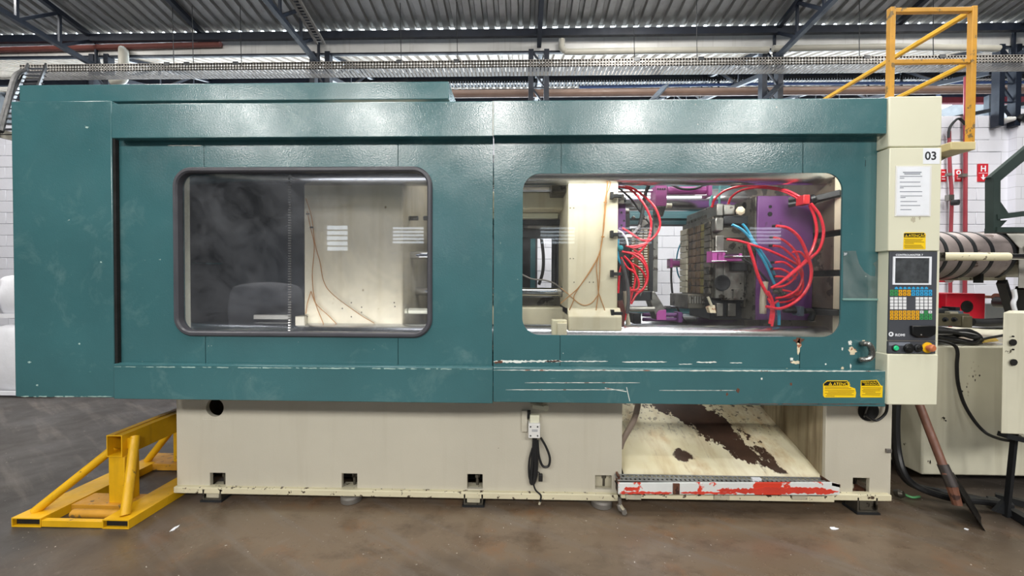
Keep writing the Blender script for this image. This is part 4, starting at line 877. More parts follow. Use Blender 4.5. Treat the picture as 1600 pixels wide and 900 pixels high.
# upper core-pull cylinder
cpull = thing('hydraulic_cylinder', U(1070, 300, 3.3), 'pink core pull cylinder lying along the rear tie bar above the mould gap', 'cylinder')
pbox(1025, 289, 1042, 322, 3.2, 3.34).build('front_block', PINK, cpull, bevel=.004); xbar(1042, 1108, 298, 3.28, 6.2, 'barrel', PINK, cpull); pbox(1107, 288.5, 1113, 306, 3.22, 3.34).build('end_flange', PINK, cpull, bevel=.003)
xbar(966, 1026, 299, 3.28, 2.2, 'piston_rod', CHROME, cpull); xbar(1042, 1108, 304.8, 3.24, .9, 'stay_rod', CHROME, cpull)
MB().prism([U(1027, 322, 3.2), U(1041, 322, 3.2), U(1036, 338, 3.2), U(1026, 334, 3.2)], (0, .1, 0)).build('foot_bracket', STEEL_D, cpull, bevel=.003)
MB().cyl(U(1041, 321.5, 3.2), U(1049, 321.5, 3.2), .02, 12).build('stop_screw', CREAM_P, cpull)
for i in range(4): pbox(1027+i*3.6, 294, 1029.4+i*3.6, 296.5, 3.195, 3.2).build('cap_screw', BLACK, cpull)
hose([(1048, 288, 3.25), (1065, 295, 3.2), (1085, 295, 3.2), (1102, 288, 3.25)], .010).build('cable', RUBBER, cpull)
# fixed half
fm = thing('injection_mould', (1.7, 3.2, ZC-.3), 'fixed mould half, oily grey steel block on a purple plate, right of the gap', 'mould')
XF = FX-.005
xq, yq = U(1183, 400, 2.85).x, 2.85
zc0, zc1 = U(1183, 500, 2.85).z, U(1183, 306, 2.85).z
bp = MB().box((xq, yq, zc0), (XF, 3.75, zc1)).build('clamp_plate', PURPLE, fm, bevel=.004)
ss = MB().box((xq-.012, yq+.012, zc0), (xq-.001, 3.75, zc1-.004)).build('plate_side', STEEL_D, fm, smooth=False)
for px, py, r in ((1203.5, 323, .012), (1203, 334.5, .017)): p = U(px, py, yq); MB().cyl(p, p-Vector((0, .002, 0)), r, 14).build('bolt_hole', VOID, fm)
for y, z, r in ((3.0, 320, .03), (3.14, 330, .05)): p = U(1176, z, 2.95); MB().cyl((xq-.012, y, p.z), (xq-.014, y, p.z), r, 16).build('side_hole', VOID, fm)
# main block, its near corner at 1113 px
XL = U(1113, 400, 3.0).x
body = MB().box((XL, 3.0, U(1140, 466, 3.0).z), (xq-.013, 3.56, U(1140, 336, 3.0).z)).build('cavity_block', STEEL_D, fm, bevel=.006)
# parting face: recessed brown cavity with a tile-like grid
zf0, zf1 = U(1113, 460, 3.0).z, U(1113, 345, 3.0).z
fr = MB(); face = lambda y0, y1, z0, z1, d: fr.box((XL-.012-d, y0, z0), (XL-.004, y1, z1))
for y0, y1 in ((3.0, 3.1), (3.42, 3.56)):
    n = 11
    for i in range(n): MB().box((XL-.02, y0+.002, zf0+(zf1-zf0)*i/n+.002), (XL-.002, y1-.002, zf0+(zf1-zf0)*(i+1)/n-.002)).build('insert_tile', STEEL_D if y0 < 3.3 else GREYCR, body, bevel=.002, seg=1)
for j in range(4):
    for i in range(9): MB().box((XL-.008, 3.105+.078*j, zf0+(zf1-zf0)*i/9+.003), (XL-.001, 3.105+.078*(j+1)-.005, zf0+(zf1-zf0)*(i+1)/9-.003)).build('insert_tile', BRASS if j else mat('oily_yellow_steel', '#6b6228', .4, .4, var=.4, vs=7), body, bevel=.002, seg=1)
# upper slide
su = MB().box((U(1118, 340, 2.98).x, 2.98, U(1118, 341, 2.98).z), (U(1118, 340, 2.98).x+.12, 3.5, U(1118, 319, 2.98).z)).build('slide_block', STEEL, fm, bevel=.006)
for k in range(7): y = 3.05+k*.065; MB().box((U(1118, 340, 2.98).x-.006, y, U(1118, 340, 2.98).z+.01), (U(1118, 340, 2.98).x, y+.05, U(1118, 330, 2.98).z)).build('slide_tile', STEEL_D, su, bevel=.002, seg=1)
pbox(1120, 318, 1130, 337, 2.94, 3.1).build('guide_block', STEEL, fm, bevel=.005); pbox(1131, 320, 1149, 336, 2.95, 3.2).build('guide_block', STEEL, fm, bevel=.008)
MB().lathe(U(1155, 330, 2.94), (0, -1, 0), [(0, .03), (.02, .034), (.035, .014)], 7).build('grease_lump', PUTTY, fm)
pbox(1118, 340, 1131, 361, 2.93, 3.0).build('side_block', STEEL, fm, bevel=.008)
pbox(1131, 337, 1177, 350, 2.95, 3.1).build('dark_recess', DARK, fm, bevel=.006)
pbox(1113, 352, 1178, 372, 2.985, 3.0).build('face_plate', STEEL_D, fm, bevel=.004)
pbox(1118, 368, 1131, 466, 2.97, 3.0).build('corner_plate', STEEL, fm, bevel=.004)
pl_ = pbox(1131, 405, 1163, 469, 2.96, 3.0).build('cover_plate', STEEL, fm, bevel=.003)
pbox(1163, 380, 1180, 480, 2.97, 3.02).build('edge_plate', STEEL_D, fm, bevel=.003)
c = U(1129, 442, 2.958); MB().lathe((c.x, 2.962, c.z), (0, -1, 0), [(0, .06), (.004, .06), (.005, .052), (.004, .048)], 24).build('locating_bore', DARK, pl_)
for px, py in ((1135, 466), (1158, 466), (1144, 453), (1150, 453), (1157, 443)): p = U(px, py, 2.96); MB().cyl(p, p-Vector((0, .003, 0)), .006, 8).build('bolt_hole', VOID, pl_)
pbox(1143, 410, 1168, 423, 2.93, 2.97).build('connector_block', DARK, pl_, bevel=.004); MB().prism([U(1146, 452, 2.955), U(1155, 450, 2.955), U(1150, 466, 2.955), U(1145, 466, 2.955)], (0, -.012, 0)).build('clip', STEEL, pl_)
pbox(1110, 468, 1180, 500, 3.02, 3.4).build('lower_block', DARK, fm, bevel=.01)
pbox(1075, 460, 1112, 482, 3.12, 3.5).build('lower_slide', STEEL_D, fm, bevel=.006)
for i in range(9): pbox(1077+i*4, 463, 1079.5+i*4, 474, 3.11, 3.12).build('slide_tooth', STEEL, fm, smooth=False)
for a, b in ((1120, 1130), (1138, 1150)): pbox(a, 474, b, 494, 2.99, 3.02).build('support_rib', STEEL, fm, bevel=.003)
MB().prism([U(1107, 480, 2.95), U(1117, 477, 2.95), U(1119, 489, 2.95), U(1110, 489, 2.95)], (0, .05, 0)).build('nozzle_clip', PUTTY, fm); MB().tube([U(1106, 464, 2.95), U(1112, 478, 2.95)], .010, 8).build('feed_pipe', GREYCR, fm)
xbar(1108, 1108.1+7, 396, 2.9, 3, 'rod', CHROME, fm)
pc = pbox(1122, 396, 1160, 408, 2.86, 2.93).build('pink_actuator', PINK, fm, bevel=.003); pbox(1113, 392, 1121, 410, 2.85, 2.94).build('pink_flange', PINK, fm, bevel=.003); pbox(1129, 392, 1133, 410, 2.85, 2.94).build('pink_flange', PINK, fm, bevel=.003)
pbox(1134, 396.2, 1155, 398, 2.855, 2.86).build('slot', BLACK, pc); xbar(1131, 1178, 401, 2.85, 1.8, 'rod', CHROME, fm)
for yy in (393, 408): xbar(1112, 1135, yy, 2.85, 1.1, 'stay_rod', CHROME, fm)
hose([(1160, 404), (1172, 412), (1186, 424), (1200, 440)], .008, 2.82).build('lead', RUBBER, fm)
MB().tube([U(1195, 440, 2.76), U(1192, 470, 2.76), U(1192, 490, 2.76)], .022, 10).build('manifold_tube', mat('pale_manifold', '#b5ad98', .4, .3, var=.2), fm)
for i in range(5): MB().lathe(U(1206+i*4, 449+i*3+(i % 2)*4, 2.74), (.4, -1, .3), [(0, .018), (.02, .018), (.03, .012)], 8).build('hose_fitting', STEEL_D, fm)
for px, py in ((1212, 353), (1208, 371), (1207, 384), (1210, 410), (1210, 420), (1212, 432), (1222, 453), (1218, 465)): MB().cyl(U(px-4, py, 2.82), U(px+2, py, 2.78), .011, 8).build('hose_nipple', BLACK, fm)
# rear core puller seen against the wall
rp = thing('hydraulic_cylinder', U(1060, 411, 3.62), 'small pink cylinder sticking out left of the fixed mould, before the white wall', 'cylinder')
xbar(1047, 1085, 411.5, 3.62, 4.6, 'barrel', PINK, rp); pbox(1047, 404, 1051.5, 419, 3.58, 3.66).build('flange', PINK, rp, bevel=.003)
for y in (405.5, 416.5): xbar(1042, 1078, y, 3.6, 1.1, 'stay_rod', CHROME, rp)
hose([(1049, 418), (1049, 440), (1052, 465), (1060, 485), (1071, 505)], .010, 3.55).build('hose', RUBBER, rp)
tag(hose([(1068, 372, 3.66), (1060, 390, 3.66), (1057, 410, 3.66), (1060, 430, 3.66), (1069, 443, 3.66)], .007).build('air_hose', BLUE_H), 'thin blue air hose bowing out left of the fixed mould', 'hose')
# hoses
def red(pts, Y, lab, g, r=.0105, m=RED_H, nm='cooling_hose'): return tag(hose(pts, r*.8, Y, 10, 7).build(nm, m), lab, 'hose', g)
gl, gr = 'red hoses at the moving mould half', 'red hoses at the fixed mould half'
red([(964, 291), (980, 294), (993, 303), (1008, 322), (1017, 345), (1015, 368), (1008, 384), (995, 398), (985, 405)], 2.86, 'long red hose sweeping from the platen top, inner one of the upper left pair', gl)
red([(964, 289), (985, 293), (1003, 304), (1022, 322), (1031, 345), (1028, 362), (1015, 376), (1000, 383), (984, 385)], 2.9, 'long red hose sweeping from the platen top, outer one of the upper left pair', gl)
red([(972, 356), (985, 364), (1000, 374), (1010, 376)], 2.84, 'short red hose crossing under the black cable at the moving mould', gl)
TL = ['short red hose bridging the top of the left tangle', 'widest red loop of the left tangle, curling down to its lower end', 'long red hose falling straightest through the left tangle', 'second widest red loop of the left tangle, turning back at its middle', 'small red loop nearest the platen in the left tangle', 'rear red loop at the right side of the left tangle', 'short red hose hugging the platen edge below the teal coupling', 'short red hose arching at the upper right of the left tangle', 'red hose stub dropping from the bottom of the left tangle']
for tl, (pts, Y) in zip(TL, (([(978, 384), (992, 387), (1008, 382), (1013, 372)], 2.82), ([(972, 393), (990, 398), (1006, 412), (1012, 432), (1006, 450), (994, 461), (986, 475)], 2.8), ([(975, 400), (986, 412), (993, 430), (990, 450), (985, 468), (980, 490)], 2.78),
               ([(980, 394), (998, 398), (1010, 415), (1011, 440), (1000, 455), (986, 453)], 2.84), ([(970, 402), (980, 418), (990, 425), (998, 440), (996, 452), (985, 454)], 2.77), ([(984, 410), (1000, 420), (1009, 436), (1005, 452), (993, 460)], 2.87),
               ([(966, 458), (967, 440), (969, 422), (974, 408)], 2.76), ([(990, 390), (1003, 400), (1009, 420)], 2.9), ([(985, 448), (983, 466), (979, 485), (976, 500)], 2.77))):
    red(pts, Y, tl, gl, .0098)
tag(hose([(964, 291), (985, 310), (1000, 330), (1012, 345), (1017, 352)], .008, 2.98).build('black_cable', RUBBER), 'thin black cable running beside the red hoses from the platen top', 'cable')
tag(hose([(1014, 288), (1008, 305), (1004, 330), (1000, 350), (990, 362), (984, 370)], [.02]*100, 2.93, 8).build('sleeve_cable', RUBBER) if False else hose([(1014, 288), (1008, 305), (1004, 330), (1000, 350), (996, 366)], .014, 2.93).build('sleeve_cable', RUBBER), 'dark sleeved cable hanging behind the red hoses at the moving mould', 'cable')
tag(hose([(1000, 352), (992, 362), (984, 370)], .010, 2.9).build('sleeve_cable', mat('grey_sleeve', '#8b8b8b', .5)), 'grey sleeved lead ending in a white plug at the moving mould', 'cable')
tag(pbox(978, 366, 988, 371, 2.88, 2.92).build('cable_plug', WHITE, bevel=.003), 'small white plug among the red hoses at the moving mould', 'plug')
tag(hose([(965, 360), (972, 364), (979, 374), (981, 384)], .007, 2.75).build('sensor_cable', WHITE), 'white cable curling off the middle platen clamp', 'cable')
tag(hose([(966, 374), (965, 395), (968, 408), (975, 416)], .009, 2.74).build('air_hose', BLUE_H), 'short blue hose hugging the right edge of the moving platen', 'hose')
tag(hose([(970, 405), (976, 425), (981, 448), (982, 470), (980, 490)], .013, 2.74).build('sleeve_cable', mat('dark_grey_sleeve', '#4a4a4c', .4)), 'dark grey hose dropping beside the red tangle at the moving platen', 'hose')
tag(MB().lathe(U(968, 388, 2.75), (0, -1, 0), [(0, .02), (.03, .02), (.04, .01)], 10).build('hose_coupling', mat('teal_plastic', '#2c8f9a', .35)), 'small teal coupling at the right edge of the moving platen', 'coupling')
tag(hose([(968, 470), (972, 490), (970, 508)], .024, 2.78).build('rubber_boot', mat('brown_boot', '#5b2f2a', .45)), 'brown red boot below the tangle at the moving platen', 'boot')
# right bundle
red([(1112, 324, 3.0), (1118, 310, 3.0), (1135, 297, 3.0), (1165, 290, 2.95), (1200, 292, 2.85), (1230, 298, 2.78), (1256, 311, 2.72)], None, 'red hose arching over the fixed mould, outer one of the top pair', gr)
red([(1137, 322, 3.0), (1143, 308, 3.0), (1160, 297, 2.95), (1190, 293, 2.88), (1225, 299, 2.8), (1254, 314, 2.73)], None, 'red hose arching over the fixed mould, inner one of the top pair', gr)
mf = thing('hose_manifold', U(1261, 311, 2.7), 'red hose manifold held by a black clamp, upper right of the mould window', 'manifold')
pbox(1256, 304, 1266, 319, 2.68, 2.76).build('block', mat('red_plastic', '#b3262b', .35, var=.1), mf, bevel=.005)
for py in (309, 316): MB().cyl(U(1258, py, 2.74), U(1232, py+4, 2.8), .02, 10).build('black_fitting', BLACK, mf)
MB().bar(U(1268, 312, 2.74), U(1314, 301, 2.615), .03, .04).build('clamp_arm', BLACK, mf, bevel=.004); MB().cyl(U(1266, 313, 2.74), U(1273, 311, 2.73), .035, 12).build('clamp_collar', BLACK, mf)
red([(1267, 318), (1281, 337), (1287, 362), (1281, 388), (1266, 404), (1245, 422), (1222, 440), (1205, 450)], 2.68, 'red hose looping down from the manifold, right one of two', gr, .0115)
red([(1265, 320), (1273, 340), (1276, 364), (1269, 390), (1256, 410), (1240, 424), (1224, 438)], 2.7, 'red hose looping down from the manifold, left one of two', gr, .0115)
red([(1136, 374), (1152, 376), (1170, 381), (1200, 391), (1225, 402), (1248, 415)], 2.78, 'red hose running to the right across the fixed mould from its dark slot', gr, .011)
red([(1169, 382), (1176, 403), (1185, 432), (1196, 455), (1204, 466), (1206, 485), (1203, 506)], 2.72, 'thick red hose dropping straight down in front of the fixed mould', gr, .013)
red([(1213, 353), (1232, 357), (1250, 373), (1262, 400), (1268, 425), (1262, 450), (1245, 470), (1220, 482), (1197, 479)], 2.66, 'largest red hose loop round the right bundle, from the top nipple to the bottom', gr, .0125)
red([(1200, 455), (1207, 470), (1209, 490), (1206, 510)], 2.71, 'short red hose going down to the tie bar at the fixed mould', gr)
TR = ['red hose second from the top of the fan, curling back at the bottom', 'red hose third from the top of the fan on the purple plate', 'red hose fourth from the top of the fan, short and bowed', 'red hose fifth from the top of the fan, short and bowed', 'shortest red hose of the fan, sixth from the top', 'red hose at the fan bottom looping up to the right', 'short red hose arching at the upper right of the fan', 'flat red hose second from the bottom of the fan', 'red hose crossing the fan, rising to the right above the fittings', 'lowest red hose of the fan, nearly level', 'tiny red U-shaped hose among the fittings under the fan']
for tr_, (pts, Y) in zip(TR, (([(1209, 371), (1225, 376), (1242, 392), (1250, 412), (1254, 432), (1246, 452), (1228, 463), (1212, 466)], 2.7), ([(1208, 384), (1222, 387), (1240, 402), (1250, 417), (1253, 440), (1245, 455)], 2.73),
               ([(1211, 410), (1225, 410), (1240, 420), (1246, 428)], 2.74), ([(1209, 420), (1222, 421), (1236, 429), (1243, 436)], 2.75), ([(1212, 432), (1225, 433), (1233, 438)], 2.76), ([(1222, 453), (1236, 456), (1246, 461), (1254, 450), (1253, 432), (1246, 418)], 2.72),
               ([(1238, 394), (1250, 394), (1258, 402), (1262, 412)], 2.7), ([(1219, 464), (1235, 464), (1250, 455)], 2.74), ([(1210, 449), (1224, 447), (1236, 440), (1246, 428)], 2.71), ([(1215, 473), (1235, 470), (1252, 458)], 2.75), ([(1200, 466), (1206, 475), (1216, 470)], 2.72))):
    red(pts, Y, tr_, gr, .0098)
tag(hose([(1144, 351), (1158, 358), (1172, 372), (1183, 390), (1195, 410), (1205, 432), (1213, 450)], .0098, 2.8).build('cooling_hose', BLUE_H), 'blue hose slanting down across the purple plate, left one of two', 'hose')
tag(hose([(1160, 350), (1167, 358), (1176, 374), (1190, 394), (1204, 416), (1213, 435)], .009, 2.83).build('cooling_hose', BLUE_H), 'blue hose slanting down across the purple plate, right one of two', 'hose')
tag(hose([(1125, 291), (1124, 303), (1124, 318)], .008, 3.05).build('cooling_hose', mat('aqua_hose', '#7fd0cf', .3)), 'short aqua hose rising from the top of the fixed mould', 'hose')
tag(hose([(1113, 306), (1110, 314), (1110, 322)], .010, 3.05).build('cooling_hose', mat('aqua_hose', '#7fd0cf', .3)), 'pale aqua fitting hose beside the end of the pink cylinder', 'hose')
tag(hose([(1215, 472), (1217, 490), (1217, 508)], .010, 2.74).build('cooling_hose', BLUE_H), 'blue hose going down to the lower tie bar right of the fixed mould', 'hose')
lc = thing('hose_manifold', U(1250, 485, 2.7), 'dark hose coupling clamped to the fixed platen low in the window', 'manifold')
pbox(1250, 479, 1257, 494, 2.68, 2.76).build('union_nut', mat('slate_steel', '#4a5563'), lc, bevel=.004); MB().cyl(U(1224, 484, 2.74), U(1250, 486, 2.72), .02, 10).build('black_fitting', BLACK, lc)
hose([(1257, 486), (1266, 486), (1270, 491), (1266, 500)], .02, 2.72).build('hose_end', RUBBER, lc); MB().bar(U(1272, 487, 2.74), U(1310, 489, 2.615), .03, .04).build('clamp_arm', BLACK, lc, bevel=.004)
# ================================================================== CONTROL CABINET
YC = 2.285
cc = thing('control_cabinet', U(1428, 633, YC), 'narrow cream control cabinet with screen and keypad at the right end of the machine', 'control cabinet')
pbox(1389, 150, 1472, 229, YC+.005, 2.62).build('upper_housing', CREAM_P, cc, bevel=.006)
mid = pbox(1389, 230.5, 1470, 392, YC, 2.62).build('middle_door', CREAM_P, cc, bevel=.004)
pbox(1387, 553.5, 1465.5, 633, YC, 2.62).build('lower_housing', CREAM_P, cc, bevel=.006)
pbox(1387.5, 391, 1467, 555, YC+.012, 2.62).build('panel_bay', CREAM_P, cc, bevel=.003)
pbox(1378, 213, 1390, 577, 2.37, 2.62).build('jamb_strip', GREYCR, cc, bevel=.003)
for py in (233, 259): pbox(1378.5, py, 1385, py+1, 2.3675, 2.37).build('hinge_mark', RUST, cc)
pf = pbox(1389.5, 393, 1463.5, 532, YC+.004, YC+.014).build('control_panel', PANEL, cc, bevel=.002)
sw = pbox(1388, 533.5, 1462, 552.5, YC+.002, YC+.014).build('switch_plate', PANEL, cc, bevel=.002)
pbox(1389, 535, 1422, 540, YC+.0012, YC+.002).build('worn_strip', GREYINK, sw, smooth=False)
pbox(1388, 532, 1463, 533.2, YC+.001, YC+.006).build('panel_seam', GALV, cc, smooth=False)
YP = YC+.004
words('CONTROLMASTER 7', 1399.5, 399.6, 2.7, YP-.001, PAPER, pf, 'LEFT', .03, squash=1.12)
bz = hole_plate(*[U(1394.5, 423, YP).x, U(1454.5, 423, YP).x, U(1424, 445, YP).z, U(1424, 401, YP).z], [(U(1397.8, 423, YP).x, U(1451, 423, YP).x, U(1424, 442.5, YP).z, U(1424, 403.2, YP).z)], YP-.004, YP).build('screen_bezel', PAPER, pf, smooth=False)
pbox(1397.6, 403, 1451.2, 442.8, YP-.002, YP).build('screen', SCREEN, pf, smooth=False)
K_B, K_O, K_G, K_W = mat('key_blue', '#35a9e0', .4, var=.02), mat('key_orange', '#f2b21c', .4, var=.02), mat('key_green', '#3f9d5a', .4, var=.02), mat('key_white', '#e9ebee', .4, var=.02)
colx = [1393.6+6.68*i for i in range(10)]
rowy = {350: 450.0, 376: 455.0, 400: 460.0, 431: 466.3, 456: 471.2, 481: 476.2, 506: 481.2, 538: 487.5, 562: 492.4, 587: 497.3}
def key(px, py, m, tip=False, mark=True):
    if tip: k = MB().prism([U(px-2.5, py+1.6, YP), U(px+2.5, py+1.6, YP), U(px+2.5, py, YP), U(px, py-2, YP), U(px-2.5, py, YP)], (0, -.002, 0)).build('key', m, pf, smooth=False)
    else: k = pbox(px-2.6, py-2.1, px+2.6, py+2.1, YP-.002, YP).build('key', m, pf, smooth=False)
for i in range(1, 9): key(colx[i], 450, K_B, True)
for i in range(10):
    key(colx[i], 455, K_G if i < 2 else K_O if i < 5 else K_B); key(colx[i], 460, K_G if i < 2 else K_O if i < 5 else K_B)
    for r in (466.3, 471.2, 476.2, 481.2):
        if i not in (4, 5): key(colx[i], r, K_W)
    key(colx[i], 487.5, K_O if i < 7 else (K_G if i == 8 else K_W))
    for r in (492.4, 497.3): key(colx[i], r, K_O if i < 7 else K_G)
b = MB()
for i in range(10):
    for r in (455, 460, 487.5, 492.4, 497.3): pbox(colx[i]-1, r-.6, colx[i]+1, r+.6, YP-.0026, YP-.002, b)
b.build('key_symbols', INK, pf, smooth=False, recalc=False)['kind'] = 'stuff'
hd_ = MB().prism([U(a, c, YP) for a, c in ((1421, 508.5), (1458, 508.5), (1457.5, 522), (1450, 526), (1429, 526), (1421.5, 522))], (0, -.018, 0)).build('panel_pull', BLACK, pf, bevel=.004)
MB().cyl(U(1439.5, 523, YP-.018), U(1439.5, 523, YP-.02), .004, 10).build('lock', GALV, hd_)
c = U(1392.3, 522.2, YP-.0005); q = [(c.x+r*math.cos(a*PI/12)-(0 if r > .01 else 0), c.z+r*math.sin(a*PI/12)) for r in (.0135,) for a in range(24)]
MB().loft([[(c.x+r*math.cos(a*PI/12)+dx, y, c.z+r*math.sin(a*PI/12)+dz) for a in range(24)] for r, y, dx, dz in ((.0138, YP, 0, 0), (.0138, YP-.001, 0, 0), (.0065, YP-.001, -.001, .001), (.0065, YP, -.001, .001))]).build('emblem', PAPER, pf)
words('ROMI', 1398.6, 525.2, 3.6, YP-.0008, PAPER, pf, 'LEFT', .035, squash=1.15)
def knob(px, py, r, d, m, nm, n=20):
    c = U(px, py, YC+.002); return MB().lathe(c, (0, -1, 0), [(0, r), (d*.75, r), (d, r*.8)], n).build(nm, m, sw)
knob(1398.5, 543.5, .020, .006, BLACK, 'button_ring'); knob(1398.5, 543.5, .0145, .012, mat('button_green', '#2fcf8d', .3, var=0), 'green_button')
knob(1419, 544, .028, .01, BLACK, 'selector_switch'); MB().bar(U(1415, 544, YC-.02), U(1423, 545, YC-.02), .012, .02).build('selector_grip', BLACK, sw, bevel=.003)
knob(1433.5, 543.5, .022, .012, DARK, 'push_button'); knob(1433.5, 543.5, .014, .02, BLACK, 'push_button_face')
knob(1448.5, 543, .031, .006, mat('stop_yellow', '#f3bf17', .4, var=.03), 'stop_plate', 28)
c = U(1448.5, 543, YC); MB().lathe(c, (.2, -1, 0), [(0, .014), (.012, .014), (.016, .021), (.028, .021), (.034, .015)], 20).build('stop_button', mat('faded_red_button', '#c6764f', .4, var=.1), sw)
# number plate, notice, sticker on the cabinet
npl = pbox(1442.5, 231.5, 1468.5, 256, YC-.001, YC).build('number_plate', PAPER, mid, smooth=False); words('03', 1445, 249.5, 12, YC-.0016, INK, npl, 'LEFT', .022, squash=1.02)
nt_ = thing('notice_sheet', U(1427, 338, YC), 'white printed notice in a clear sleeve taped to the cream control cabinet', 'notice')
pbox(1399, 259, 1455, 338, YC-.003, YC).build('sleeve', WHITE, nt_, smooth=False)
pbox(1401.5, 261, 1452.5, 336.5, YC-.0042, YC-.003).build('page', PAPER, nt_, smooth=False)
b = MB()
for x0, x1, y in ((1411, 1440, 268.5), (1413, 1438, 271), (1406, 1441, 275), (1406, 1413, 277.8), (1406, 1438, 284), (1406, 1439, 290.5), (1406, 1412, 293), (1406, 1441, 299), (1407, 1441, 305.5), (1407, 1415, 308), (1407, 1433, 314.3), (1407, 1438, 320.5), (1407, 1424, 327)): pbox(x0, y, x1, y+(1.5 if y < 272 else 1.0), YC-.0048, YC-.0042, b)
b.build('print_line', GREYINK, nt_, smooth=False)['kind'] = 'stuff'
s = sticker('warning_sticker', [(1412, 365), (1414, 363.2), (1443, 363.2), (1446, 365), (1446, 389.5), (1411, 389.5)], YC, mid, [(1412.5, 370.8), (1412.5, 364.5), (1444, 364), (1445.6, 370.8)],
    [('ATENÇÃO', 1419.5, 370, 3.8, 1.0)], [(1413, 1442, 373.6), (1414, 1440, 375.6), (1413, 1444, 377.6), (1414, 1428, 379.6), (1413, 1440, 382.6), (1413, 1442, 384.6), (1414, 1443, 386.6)], 'yellow and black caution sticker on the cabinet')
tri(1416, 370, 3.8, YC-.0022, s)
for px, py, rx, ry, sd_ in ((1427, 343, 4, 4.5, 3), (1437, 340, 2, 3, 4)): blob(px, py, rx, ry, YC, seed=sd_).build('glue_stain', GREYCR, mid, smooth=False)
# ================================================================== ACCESS PLATFORM WITH YELLOW RAIL
YA = 2.5
ap = thing('access_platform', U(1495, 230, 2.6), 'small access platform with a weathered yellow guard rail above the control cabinet', 'platform')
k = .031
pA, pB = U(1391, 155, YA), U(1515, 225, YA)
zt_ = U(1450, 17, YA).z; zm_ = U(1450, 97, YA).z
MB().bar((U(1391, 100, YA).x, YA, U(1391, 160, YA).z), (U(1391, 100, YA).x, YA, zt_+.02), k, k).build('post', YELLOW_W, ap, bevel=.003)
MB().bar((pB.x, YA, pB.z), (pB.x, YA, zt_+.02), k, k).build('post', YELLOW_W, ap, bevel=.003)
MB().bar((U(1391, 17, YA).x+k/2, YA, zt_), (pB.x-k/2, YA, zt_), k*.9, k*.9).build('top_rail', YELLOW_W, ap, bevel=.003)
MB().bar((U(1391, 97, YA).x+k/2, YA, zm_), (pB.x-k/2, YA, zm_), k*.7, k*.85).build('mid_rail', YELLOW_W, ap, bevel=.003)
yf = 4.6
MB().bar((pB.x, YA+k/2, zt_), (pB.x, yf, zt_), k*.9, k*.9).build('side_top_rail', YELLOW, ap, bevel=.003); MB().bar((pB.x, YA+k/2, zm_), (pB.x, yf, zm_), k*.8, k*.85).build('side_mid_rail', YELLOW, ap, bevel=.003)
MB().bar((pB.x, yf, U(1510, 232, YA).z), (pB.x, yf, zt_), k, k).build('post', YELLOW, ap, bevel=.003)
xp0, xp1, zp = UX(1400, YA), U(1519, 223, YA).x, U(1500, 223, YA).z
MB().box((xp0, 2.63, zp-.05), (xp1, yf, zp)).build('deck', GREYCR, ap, smooth=False)
MB().box((xp0+.3, 2.48, zp-.05), (xp1, 2.63, zp)).build('deck_edge', mat('weathered_cream_yellow', '#cdbf8f', .5, var=.15, vs=7), ap, bevel=.004)
MB().prism([(xp1-.28, 2.62, zp-.05), (xp1-.02, 2.62, zp-.05), (xp1-.28, 2.62, zp-.22)], (0, .02, 0)).build('gusset', GREYCR, ap, smooth=False)
# ================================================================== YELLOW BARRIER
yb = thing('floor_barrier', (-2.78, 2.6, 0), 'yellow welded steel floor barrier with two base rails left of the machine bed', 'barrier')
def open_beam(p, q, w, h, t, nm, m=YELLOW):
    """rectangular hollow section along Y, open at both ends"""
    (x_, y0, z), (x1_, y1, z1_) = p, q
    def L(y, a, c):
        x = x_ if y == y0 else x1_
        return [(x-w/2+a, y, z-h/2+c), (x+w/2-a, y, z-h/2+c), (x+w/2-a, y, z+h/2-c), (x-w/2+a, y, z+h/2-c)]
    return MB().loft([L(y0, 0, 0), L(y1, 0, 0), L(y1, t, t), L(y0, t, t), L(y0, 0, 0)]).build(nm, m, yb, smooth=False)
xa1, xa2, yA = -3.037, -2.473, 2.262
open_beam((xa1, yA, .030), (xa1, 3.0, .030), .186, .056, .006, 'base_rail'); open_beam((xa2, yA, .030), (xa2, 3.4, .030), .166, .056, .006, 'base_rail')
MB().box((xa1+.094, yA+.002, .004), (xa2-.084, yA+.03, .045)).build('cross_bar', YELLOW, yb, bevel=.002)
MB().cyl((xa1+.18, yA+.1, .032), (xa2-.084, yA+.1, .032), .026, 12).build('round_bar', YELLOW_W, yb)
MB().box((xa1+.094, 2.42, .004), (xa2-.084, 2.56, .052)).build('cross_plate', YELLOW_W, yb, bevel=.003)
MB().box((xa1-.06, 2.975, .004), (xa2-.084, 3.17, .056)).build('cross_plate', YELLOW_W, yb, bevel=.003)
xp_ = -2.664; ztop_ = .505
MB().box((xp_-.054, 2.447, .05), (xp_+.054, 2.547, ztop_-.143)).build('post', YELLOW, yb, bevel=.004)
MB().box((xp_-.15, 3.02, .05), (xp_-.05, 3.12, ztop_-.143)).build('post', YELLOW, yb, bevel=.004)
open_beam((xp_, 2.435, ztop_-.0715), (xp_-.06, 3.6, ztop_-.0715), .105, .143, .006, 'top_rail')
MB().bar((xp_-.004, 2.44, ztop_+.001), (xp_-.064, 3.6, ztop_+.001), .010, .006).build('weld_seam', YELLOW_W, yb, smooth=False)
def brace(p, q): MB().cyl(p, q, .026, 14).build('brace', YELLOW, yb)
brace((xp_-.058, 2.50, ztop_-.10), (-3.07, 2.33, .058)); brace((xp_+.075, 2.50, ztop_-.03), (-2.462, 2.31, .058))
brace((xp_-.12, 3.07, ztop_-.10), (-3.03, 3.02, .058))
MB().box((xp_+.05, 2.47, ztop_-.10), (xp_+.085, 2.52, ztop_-.03)).build('brace_lug', YELLOW, yb)
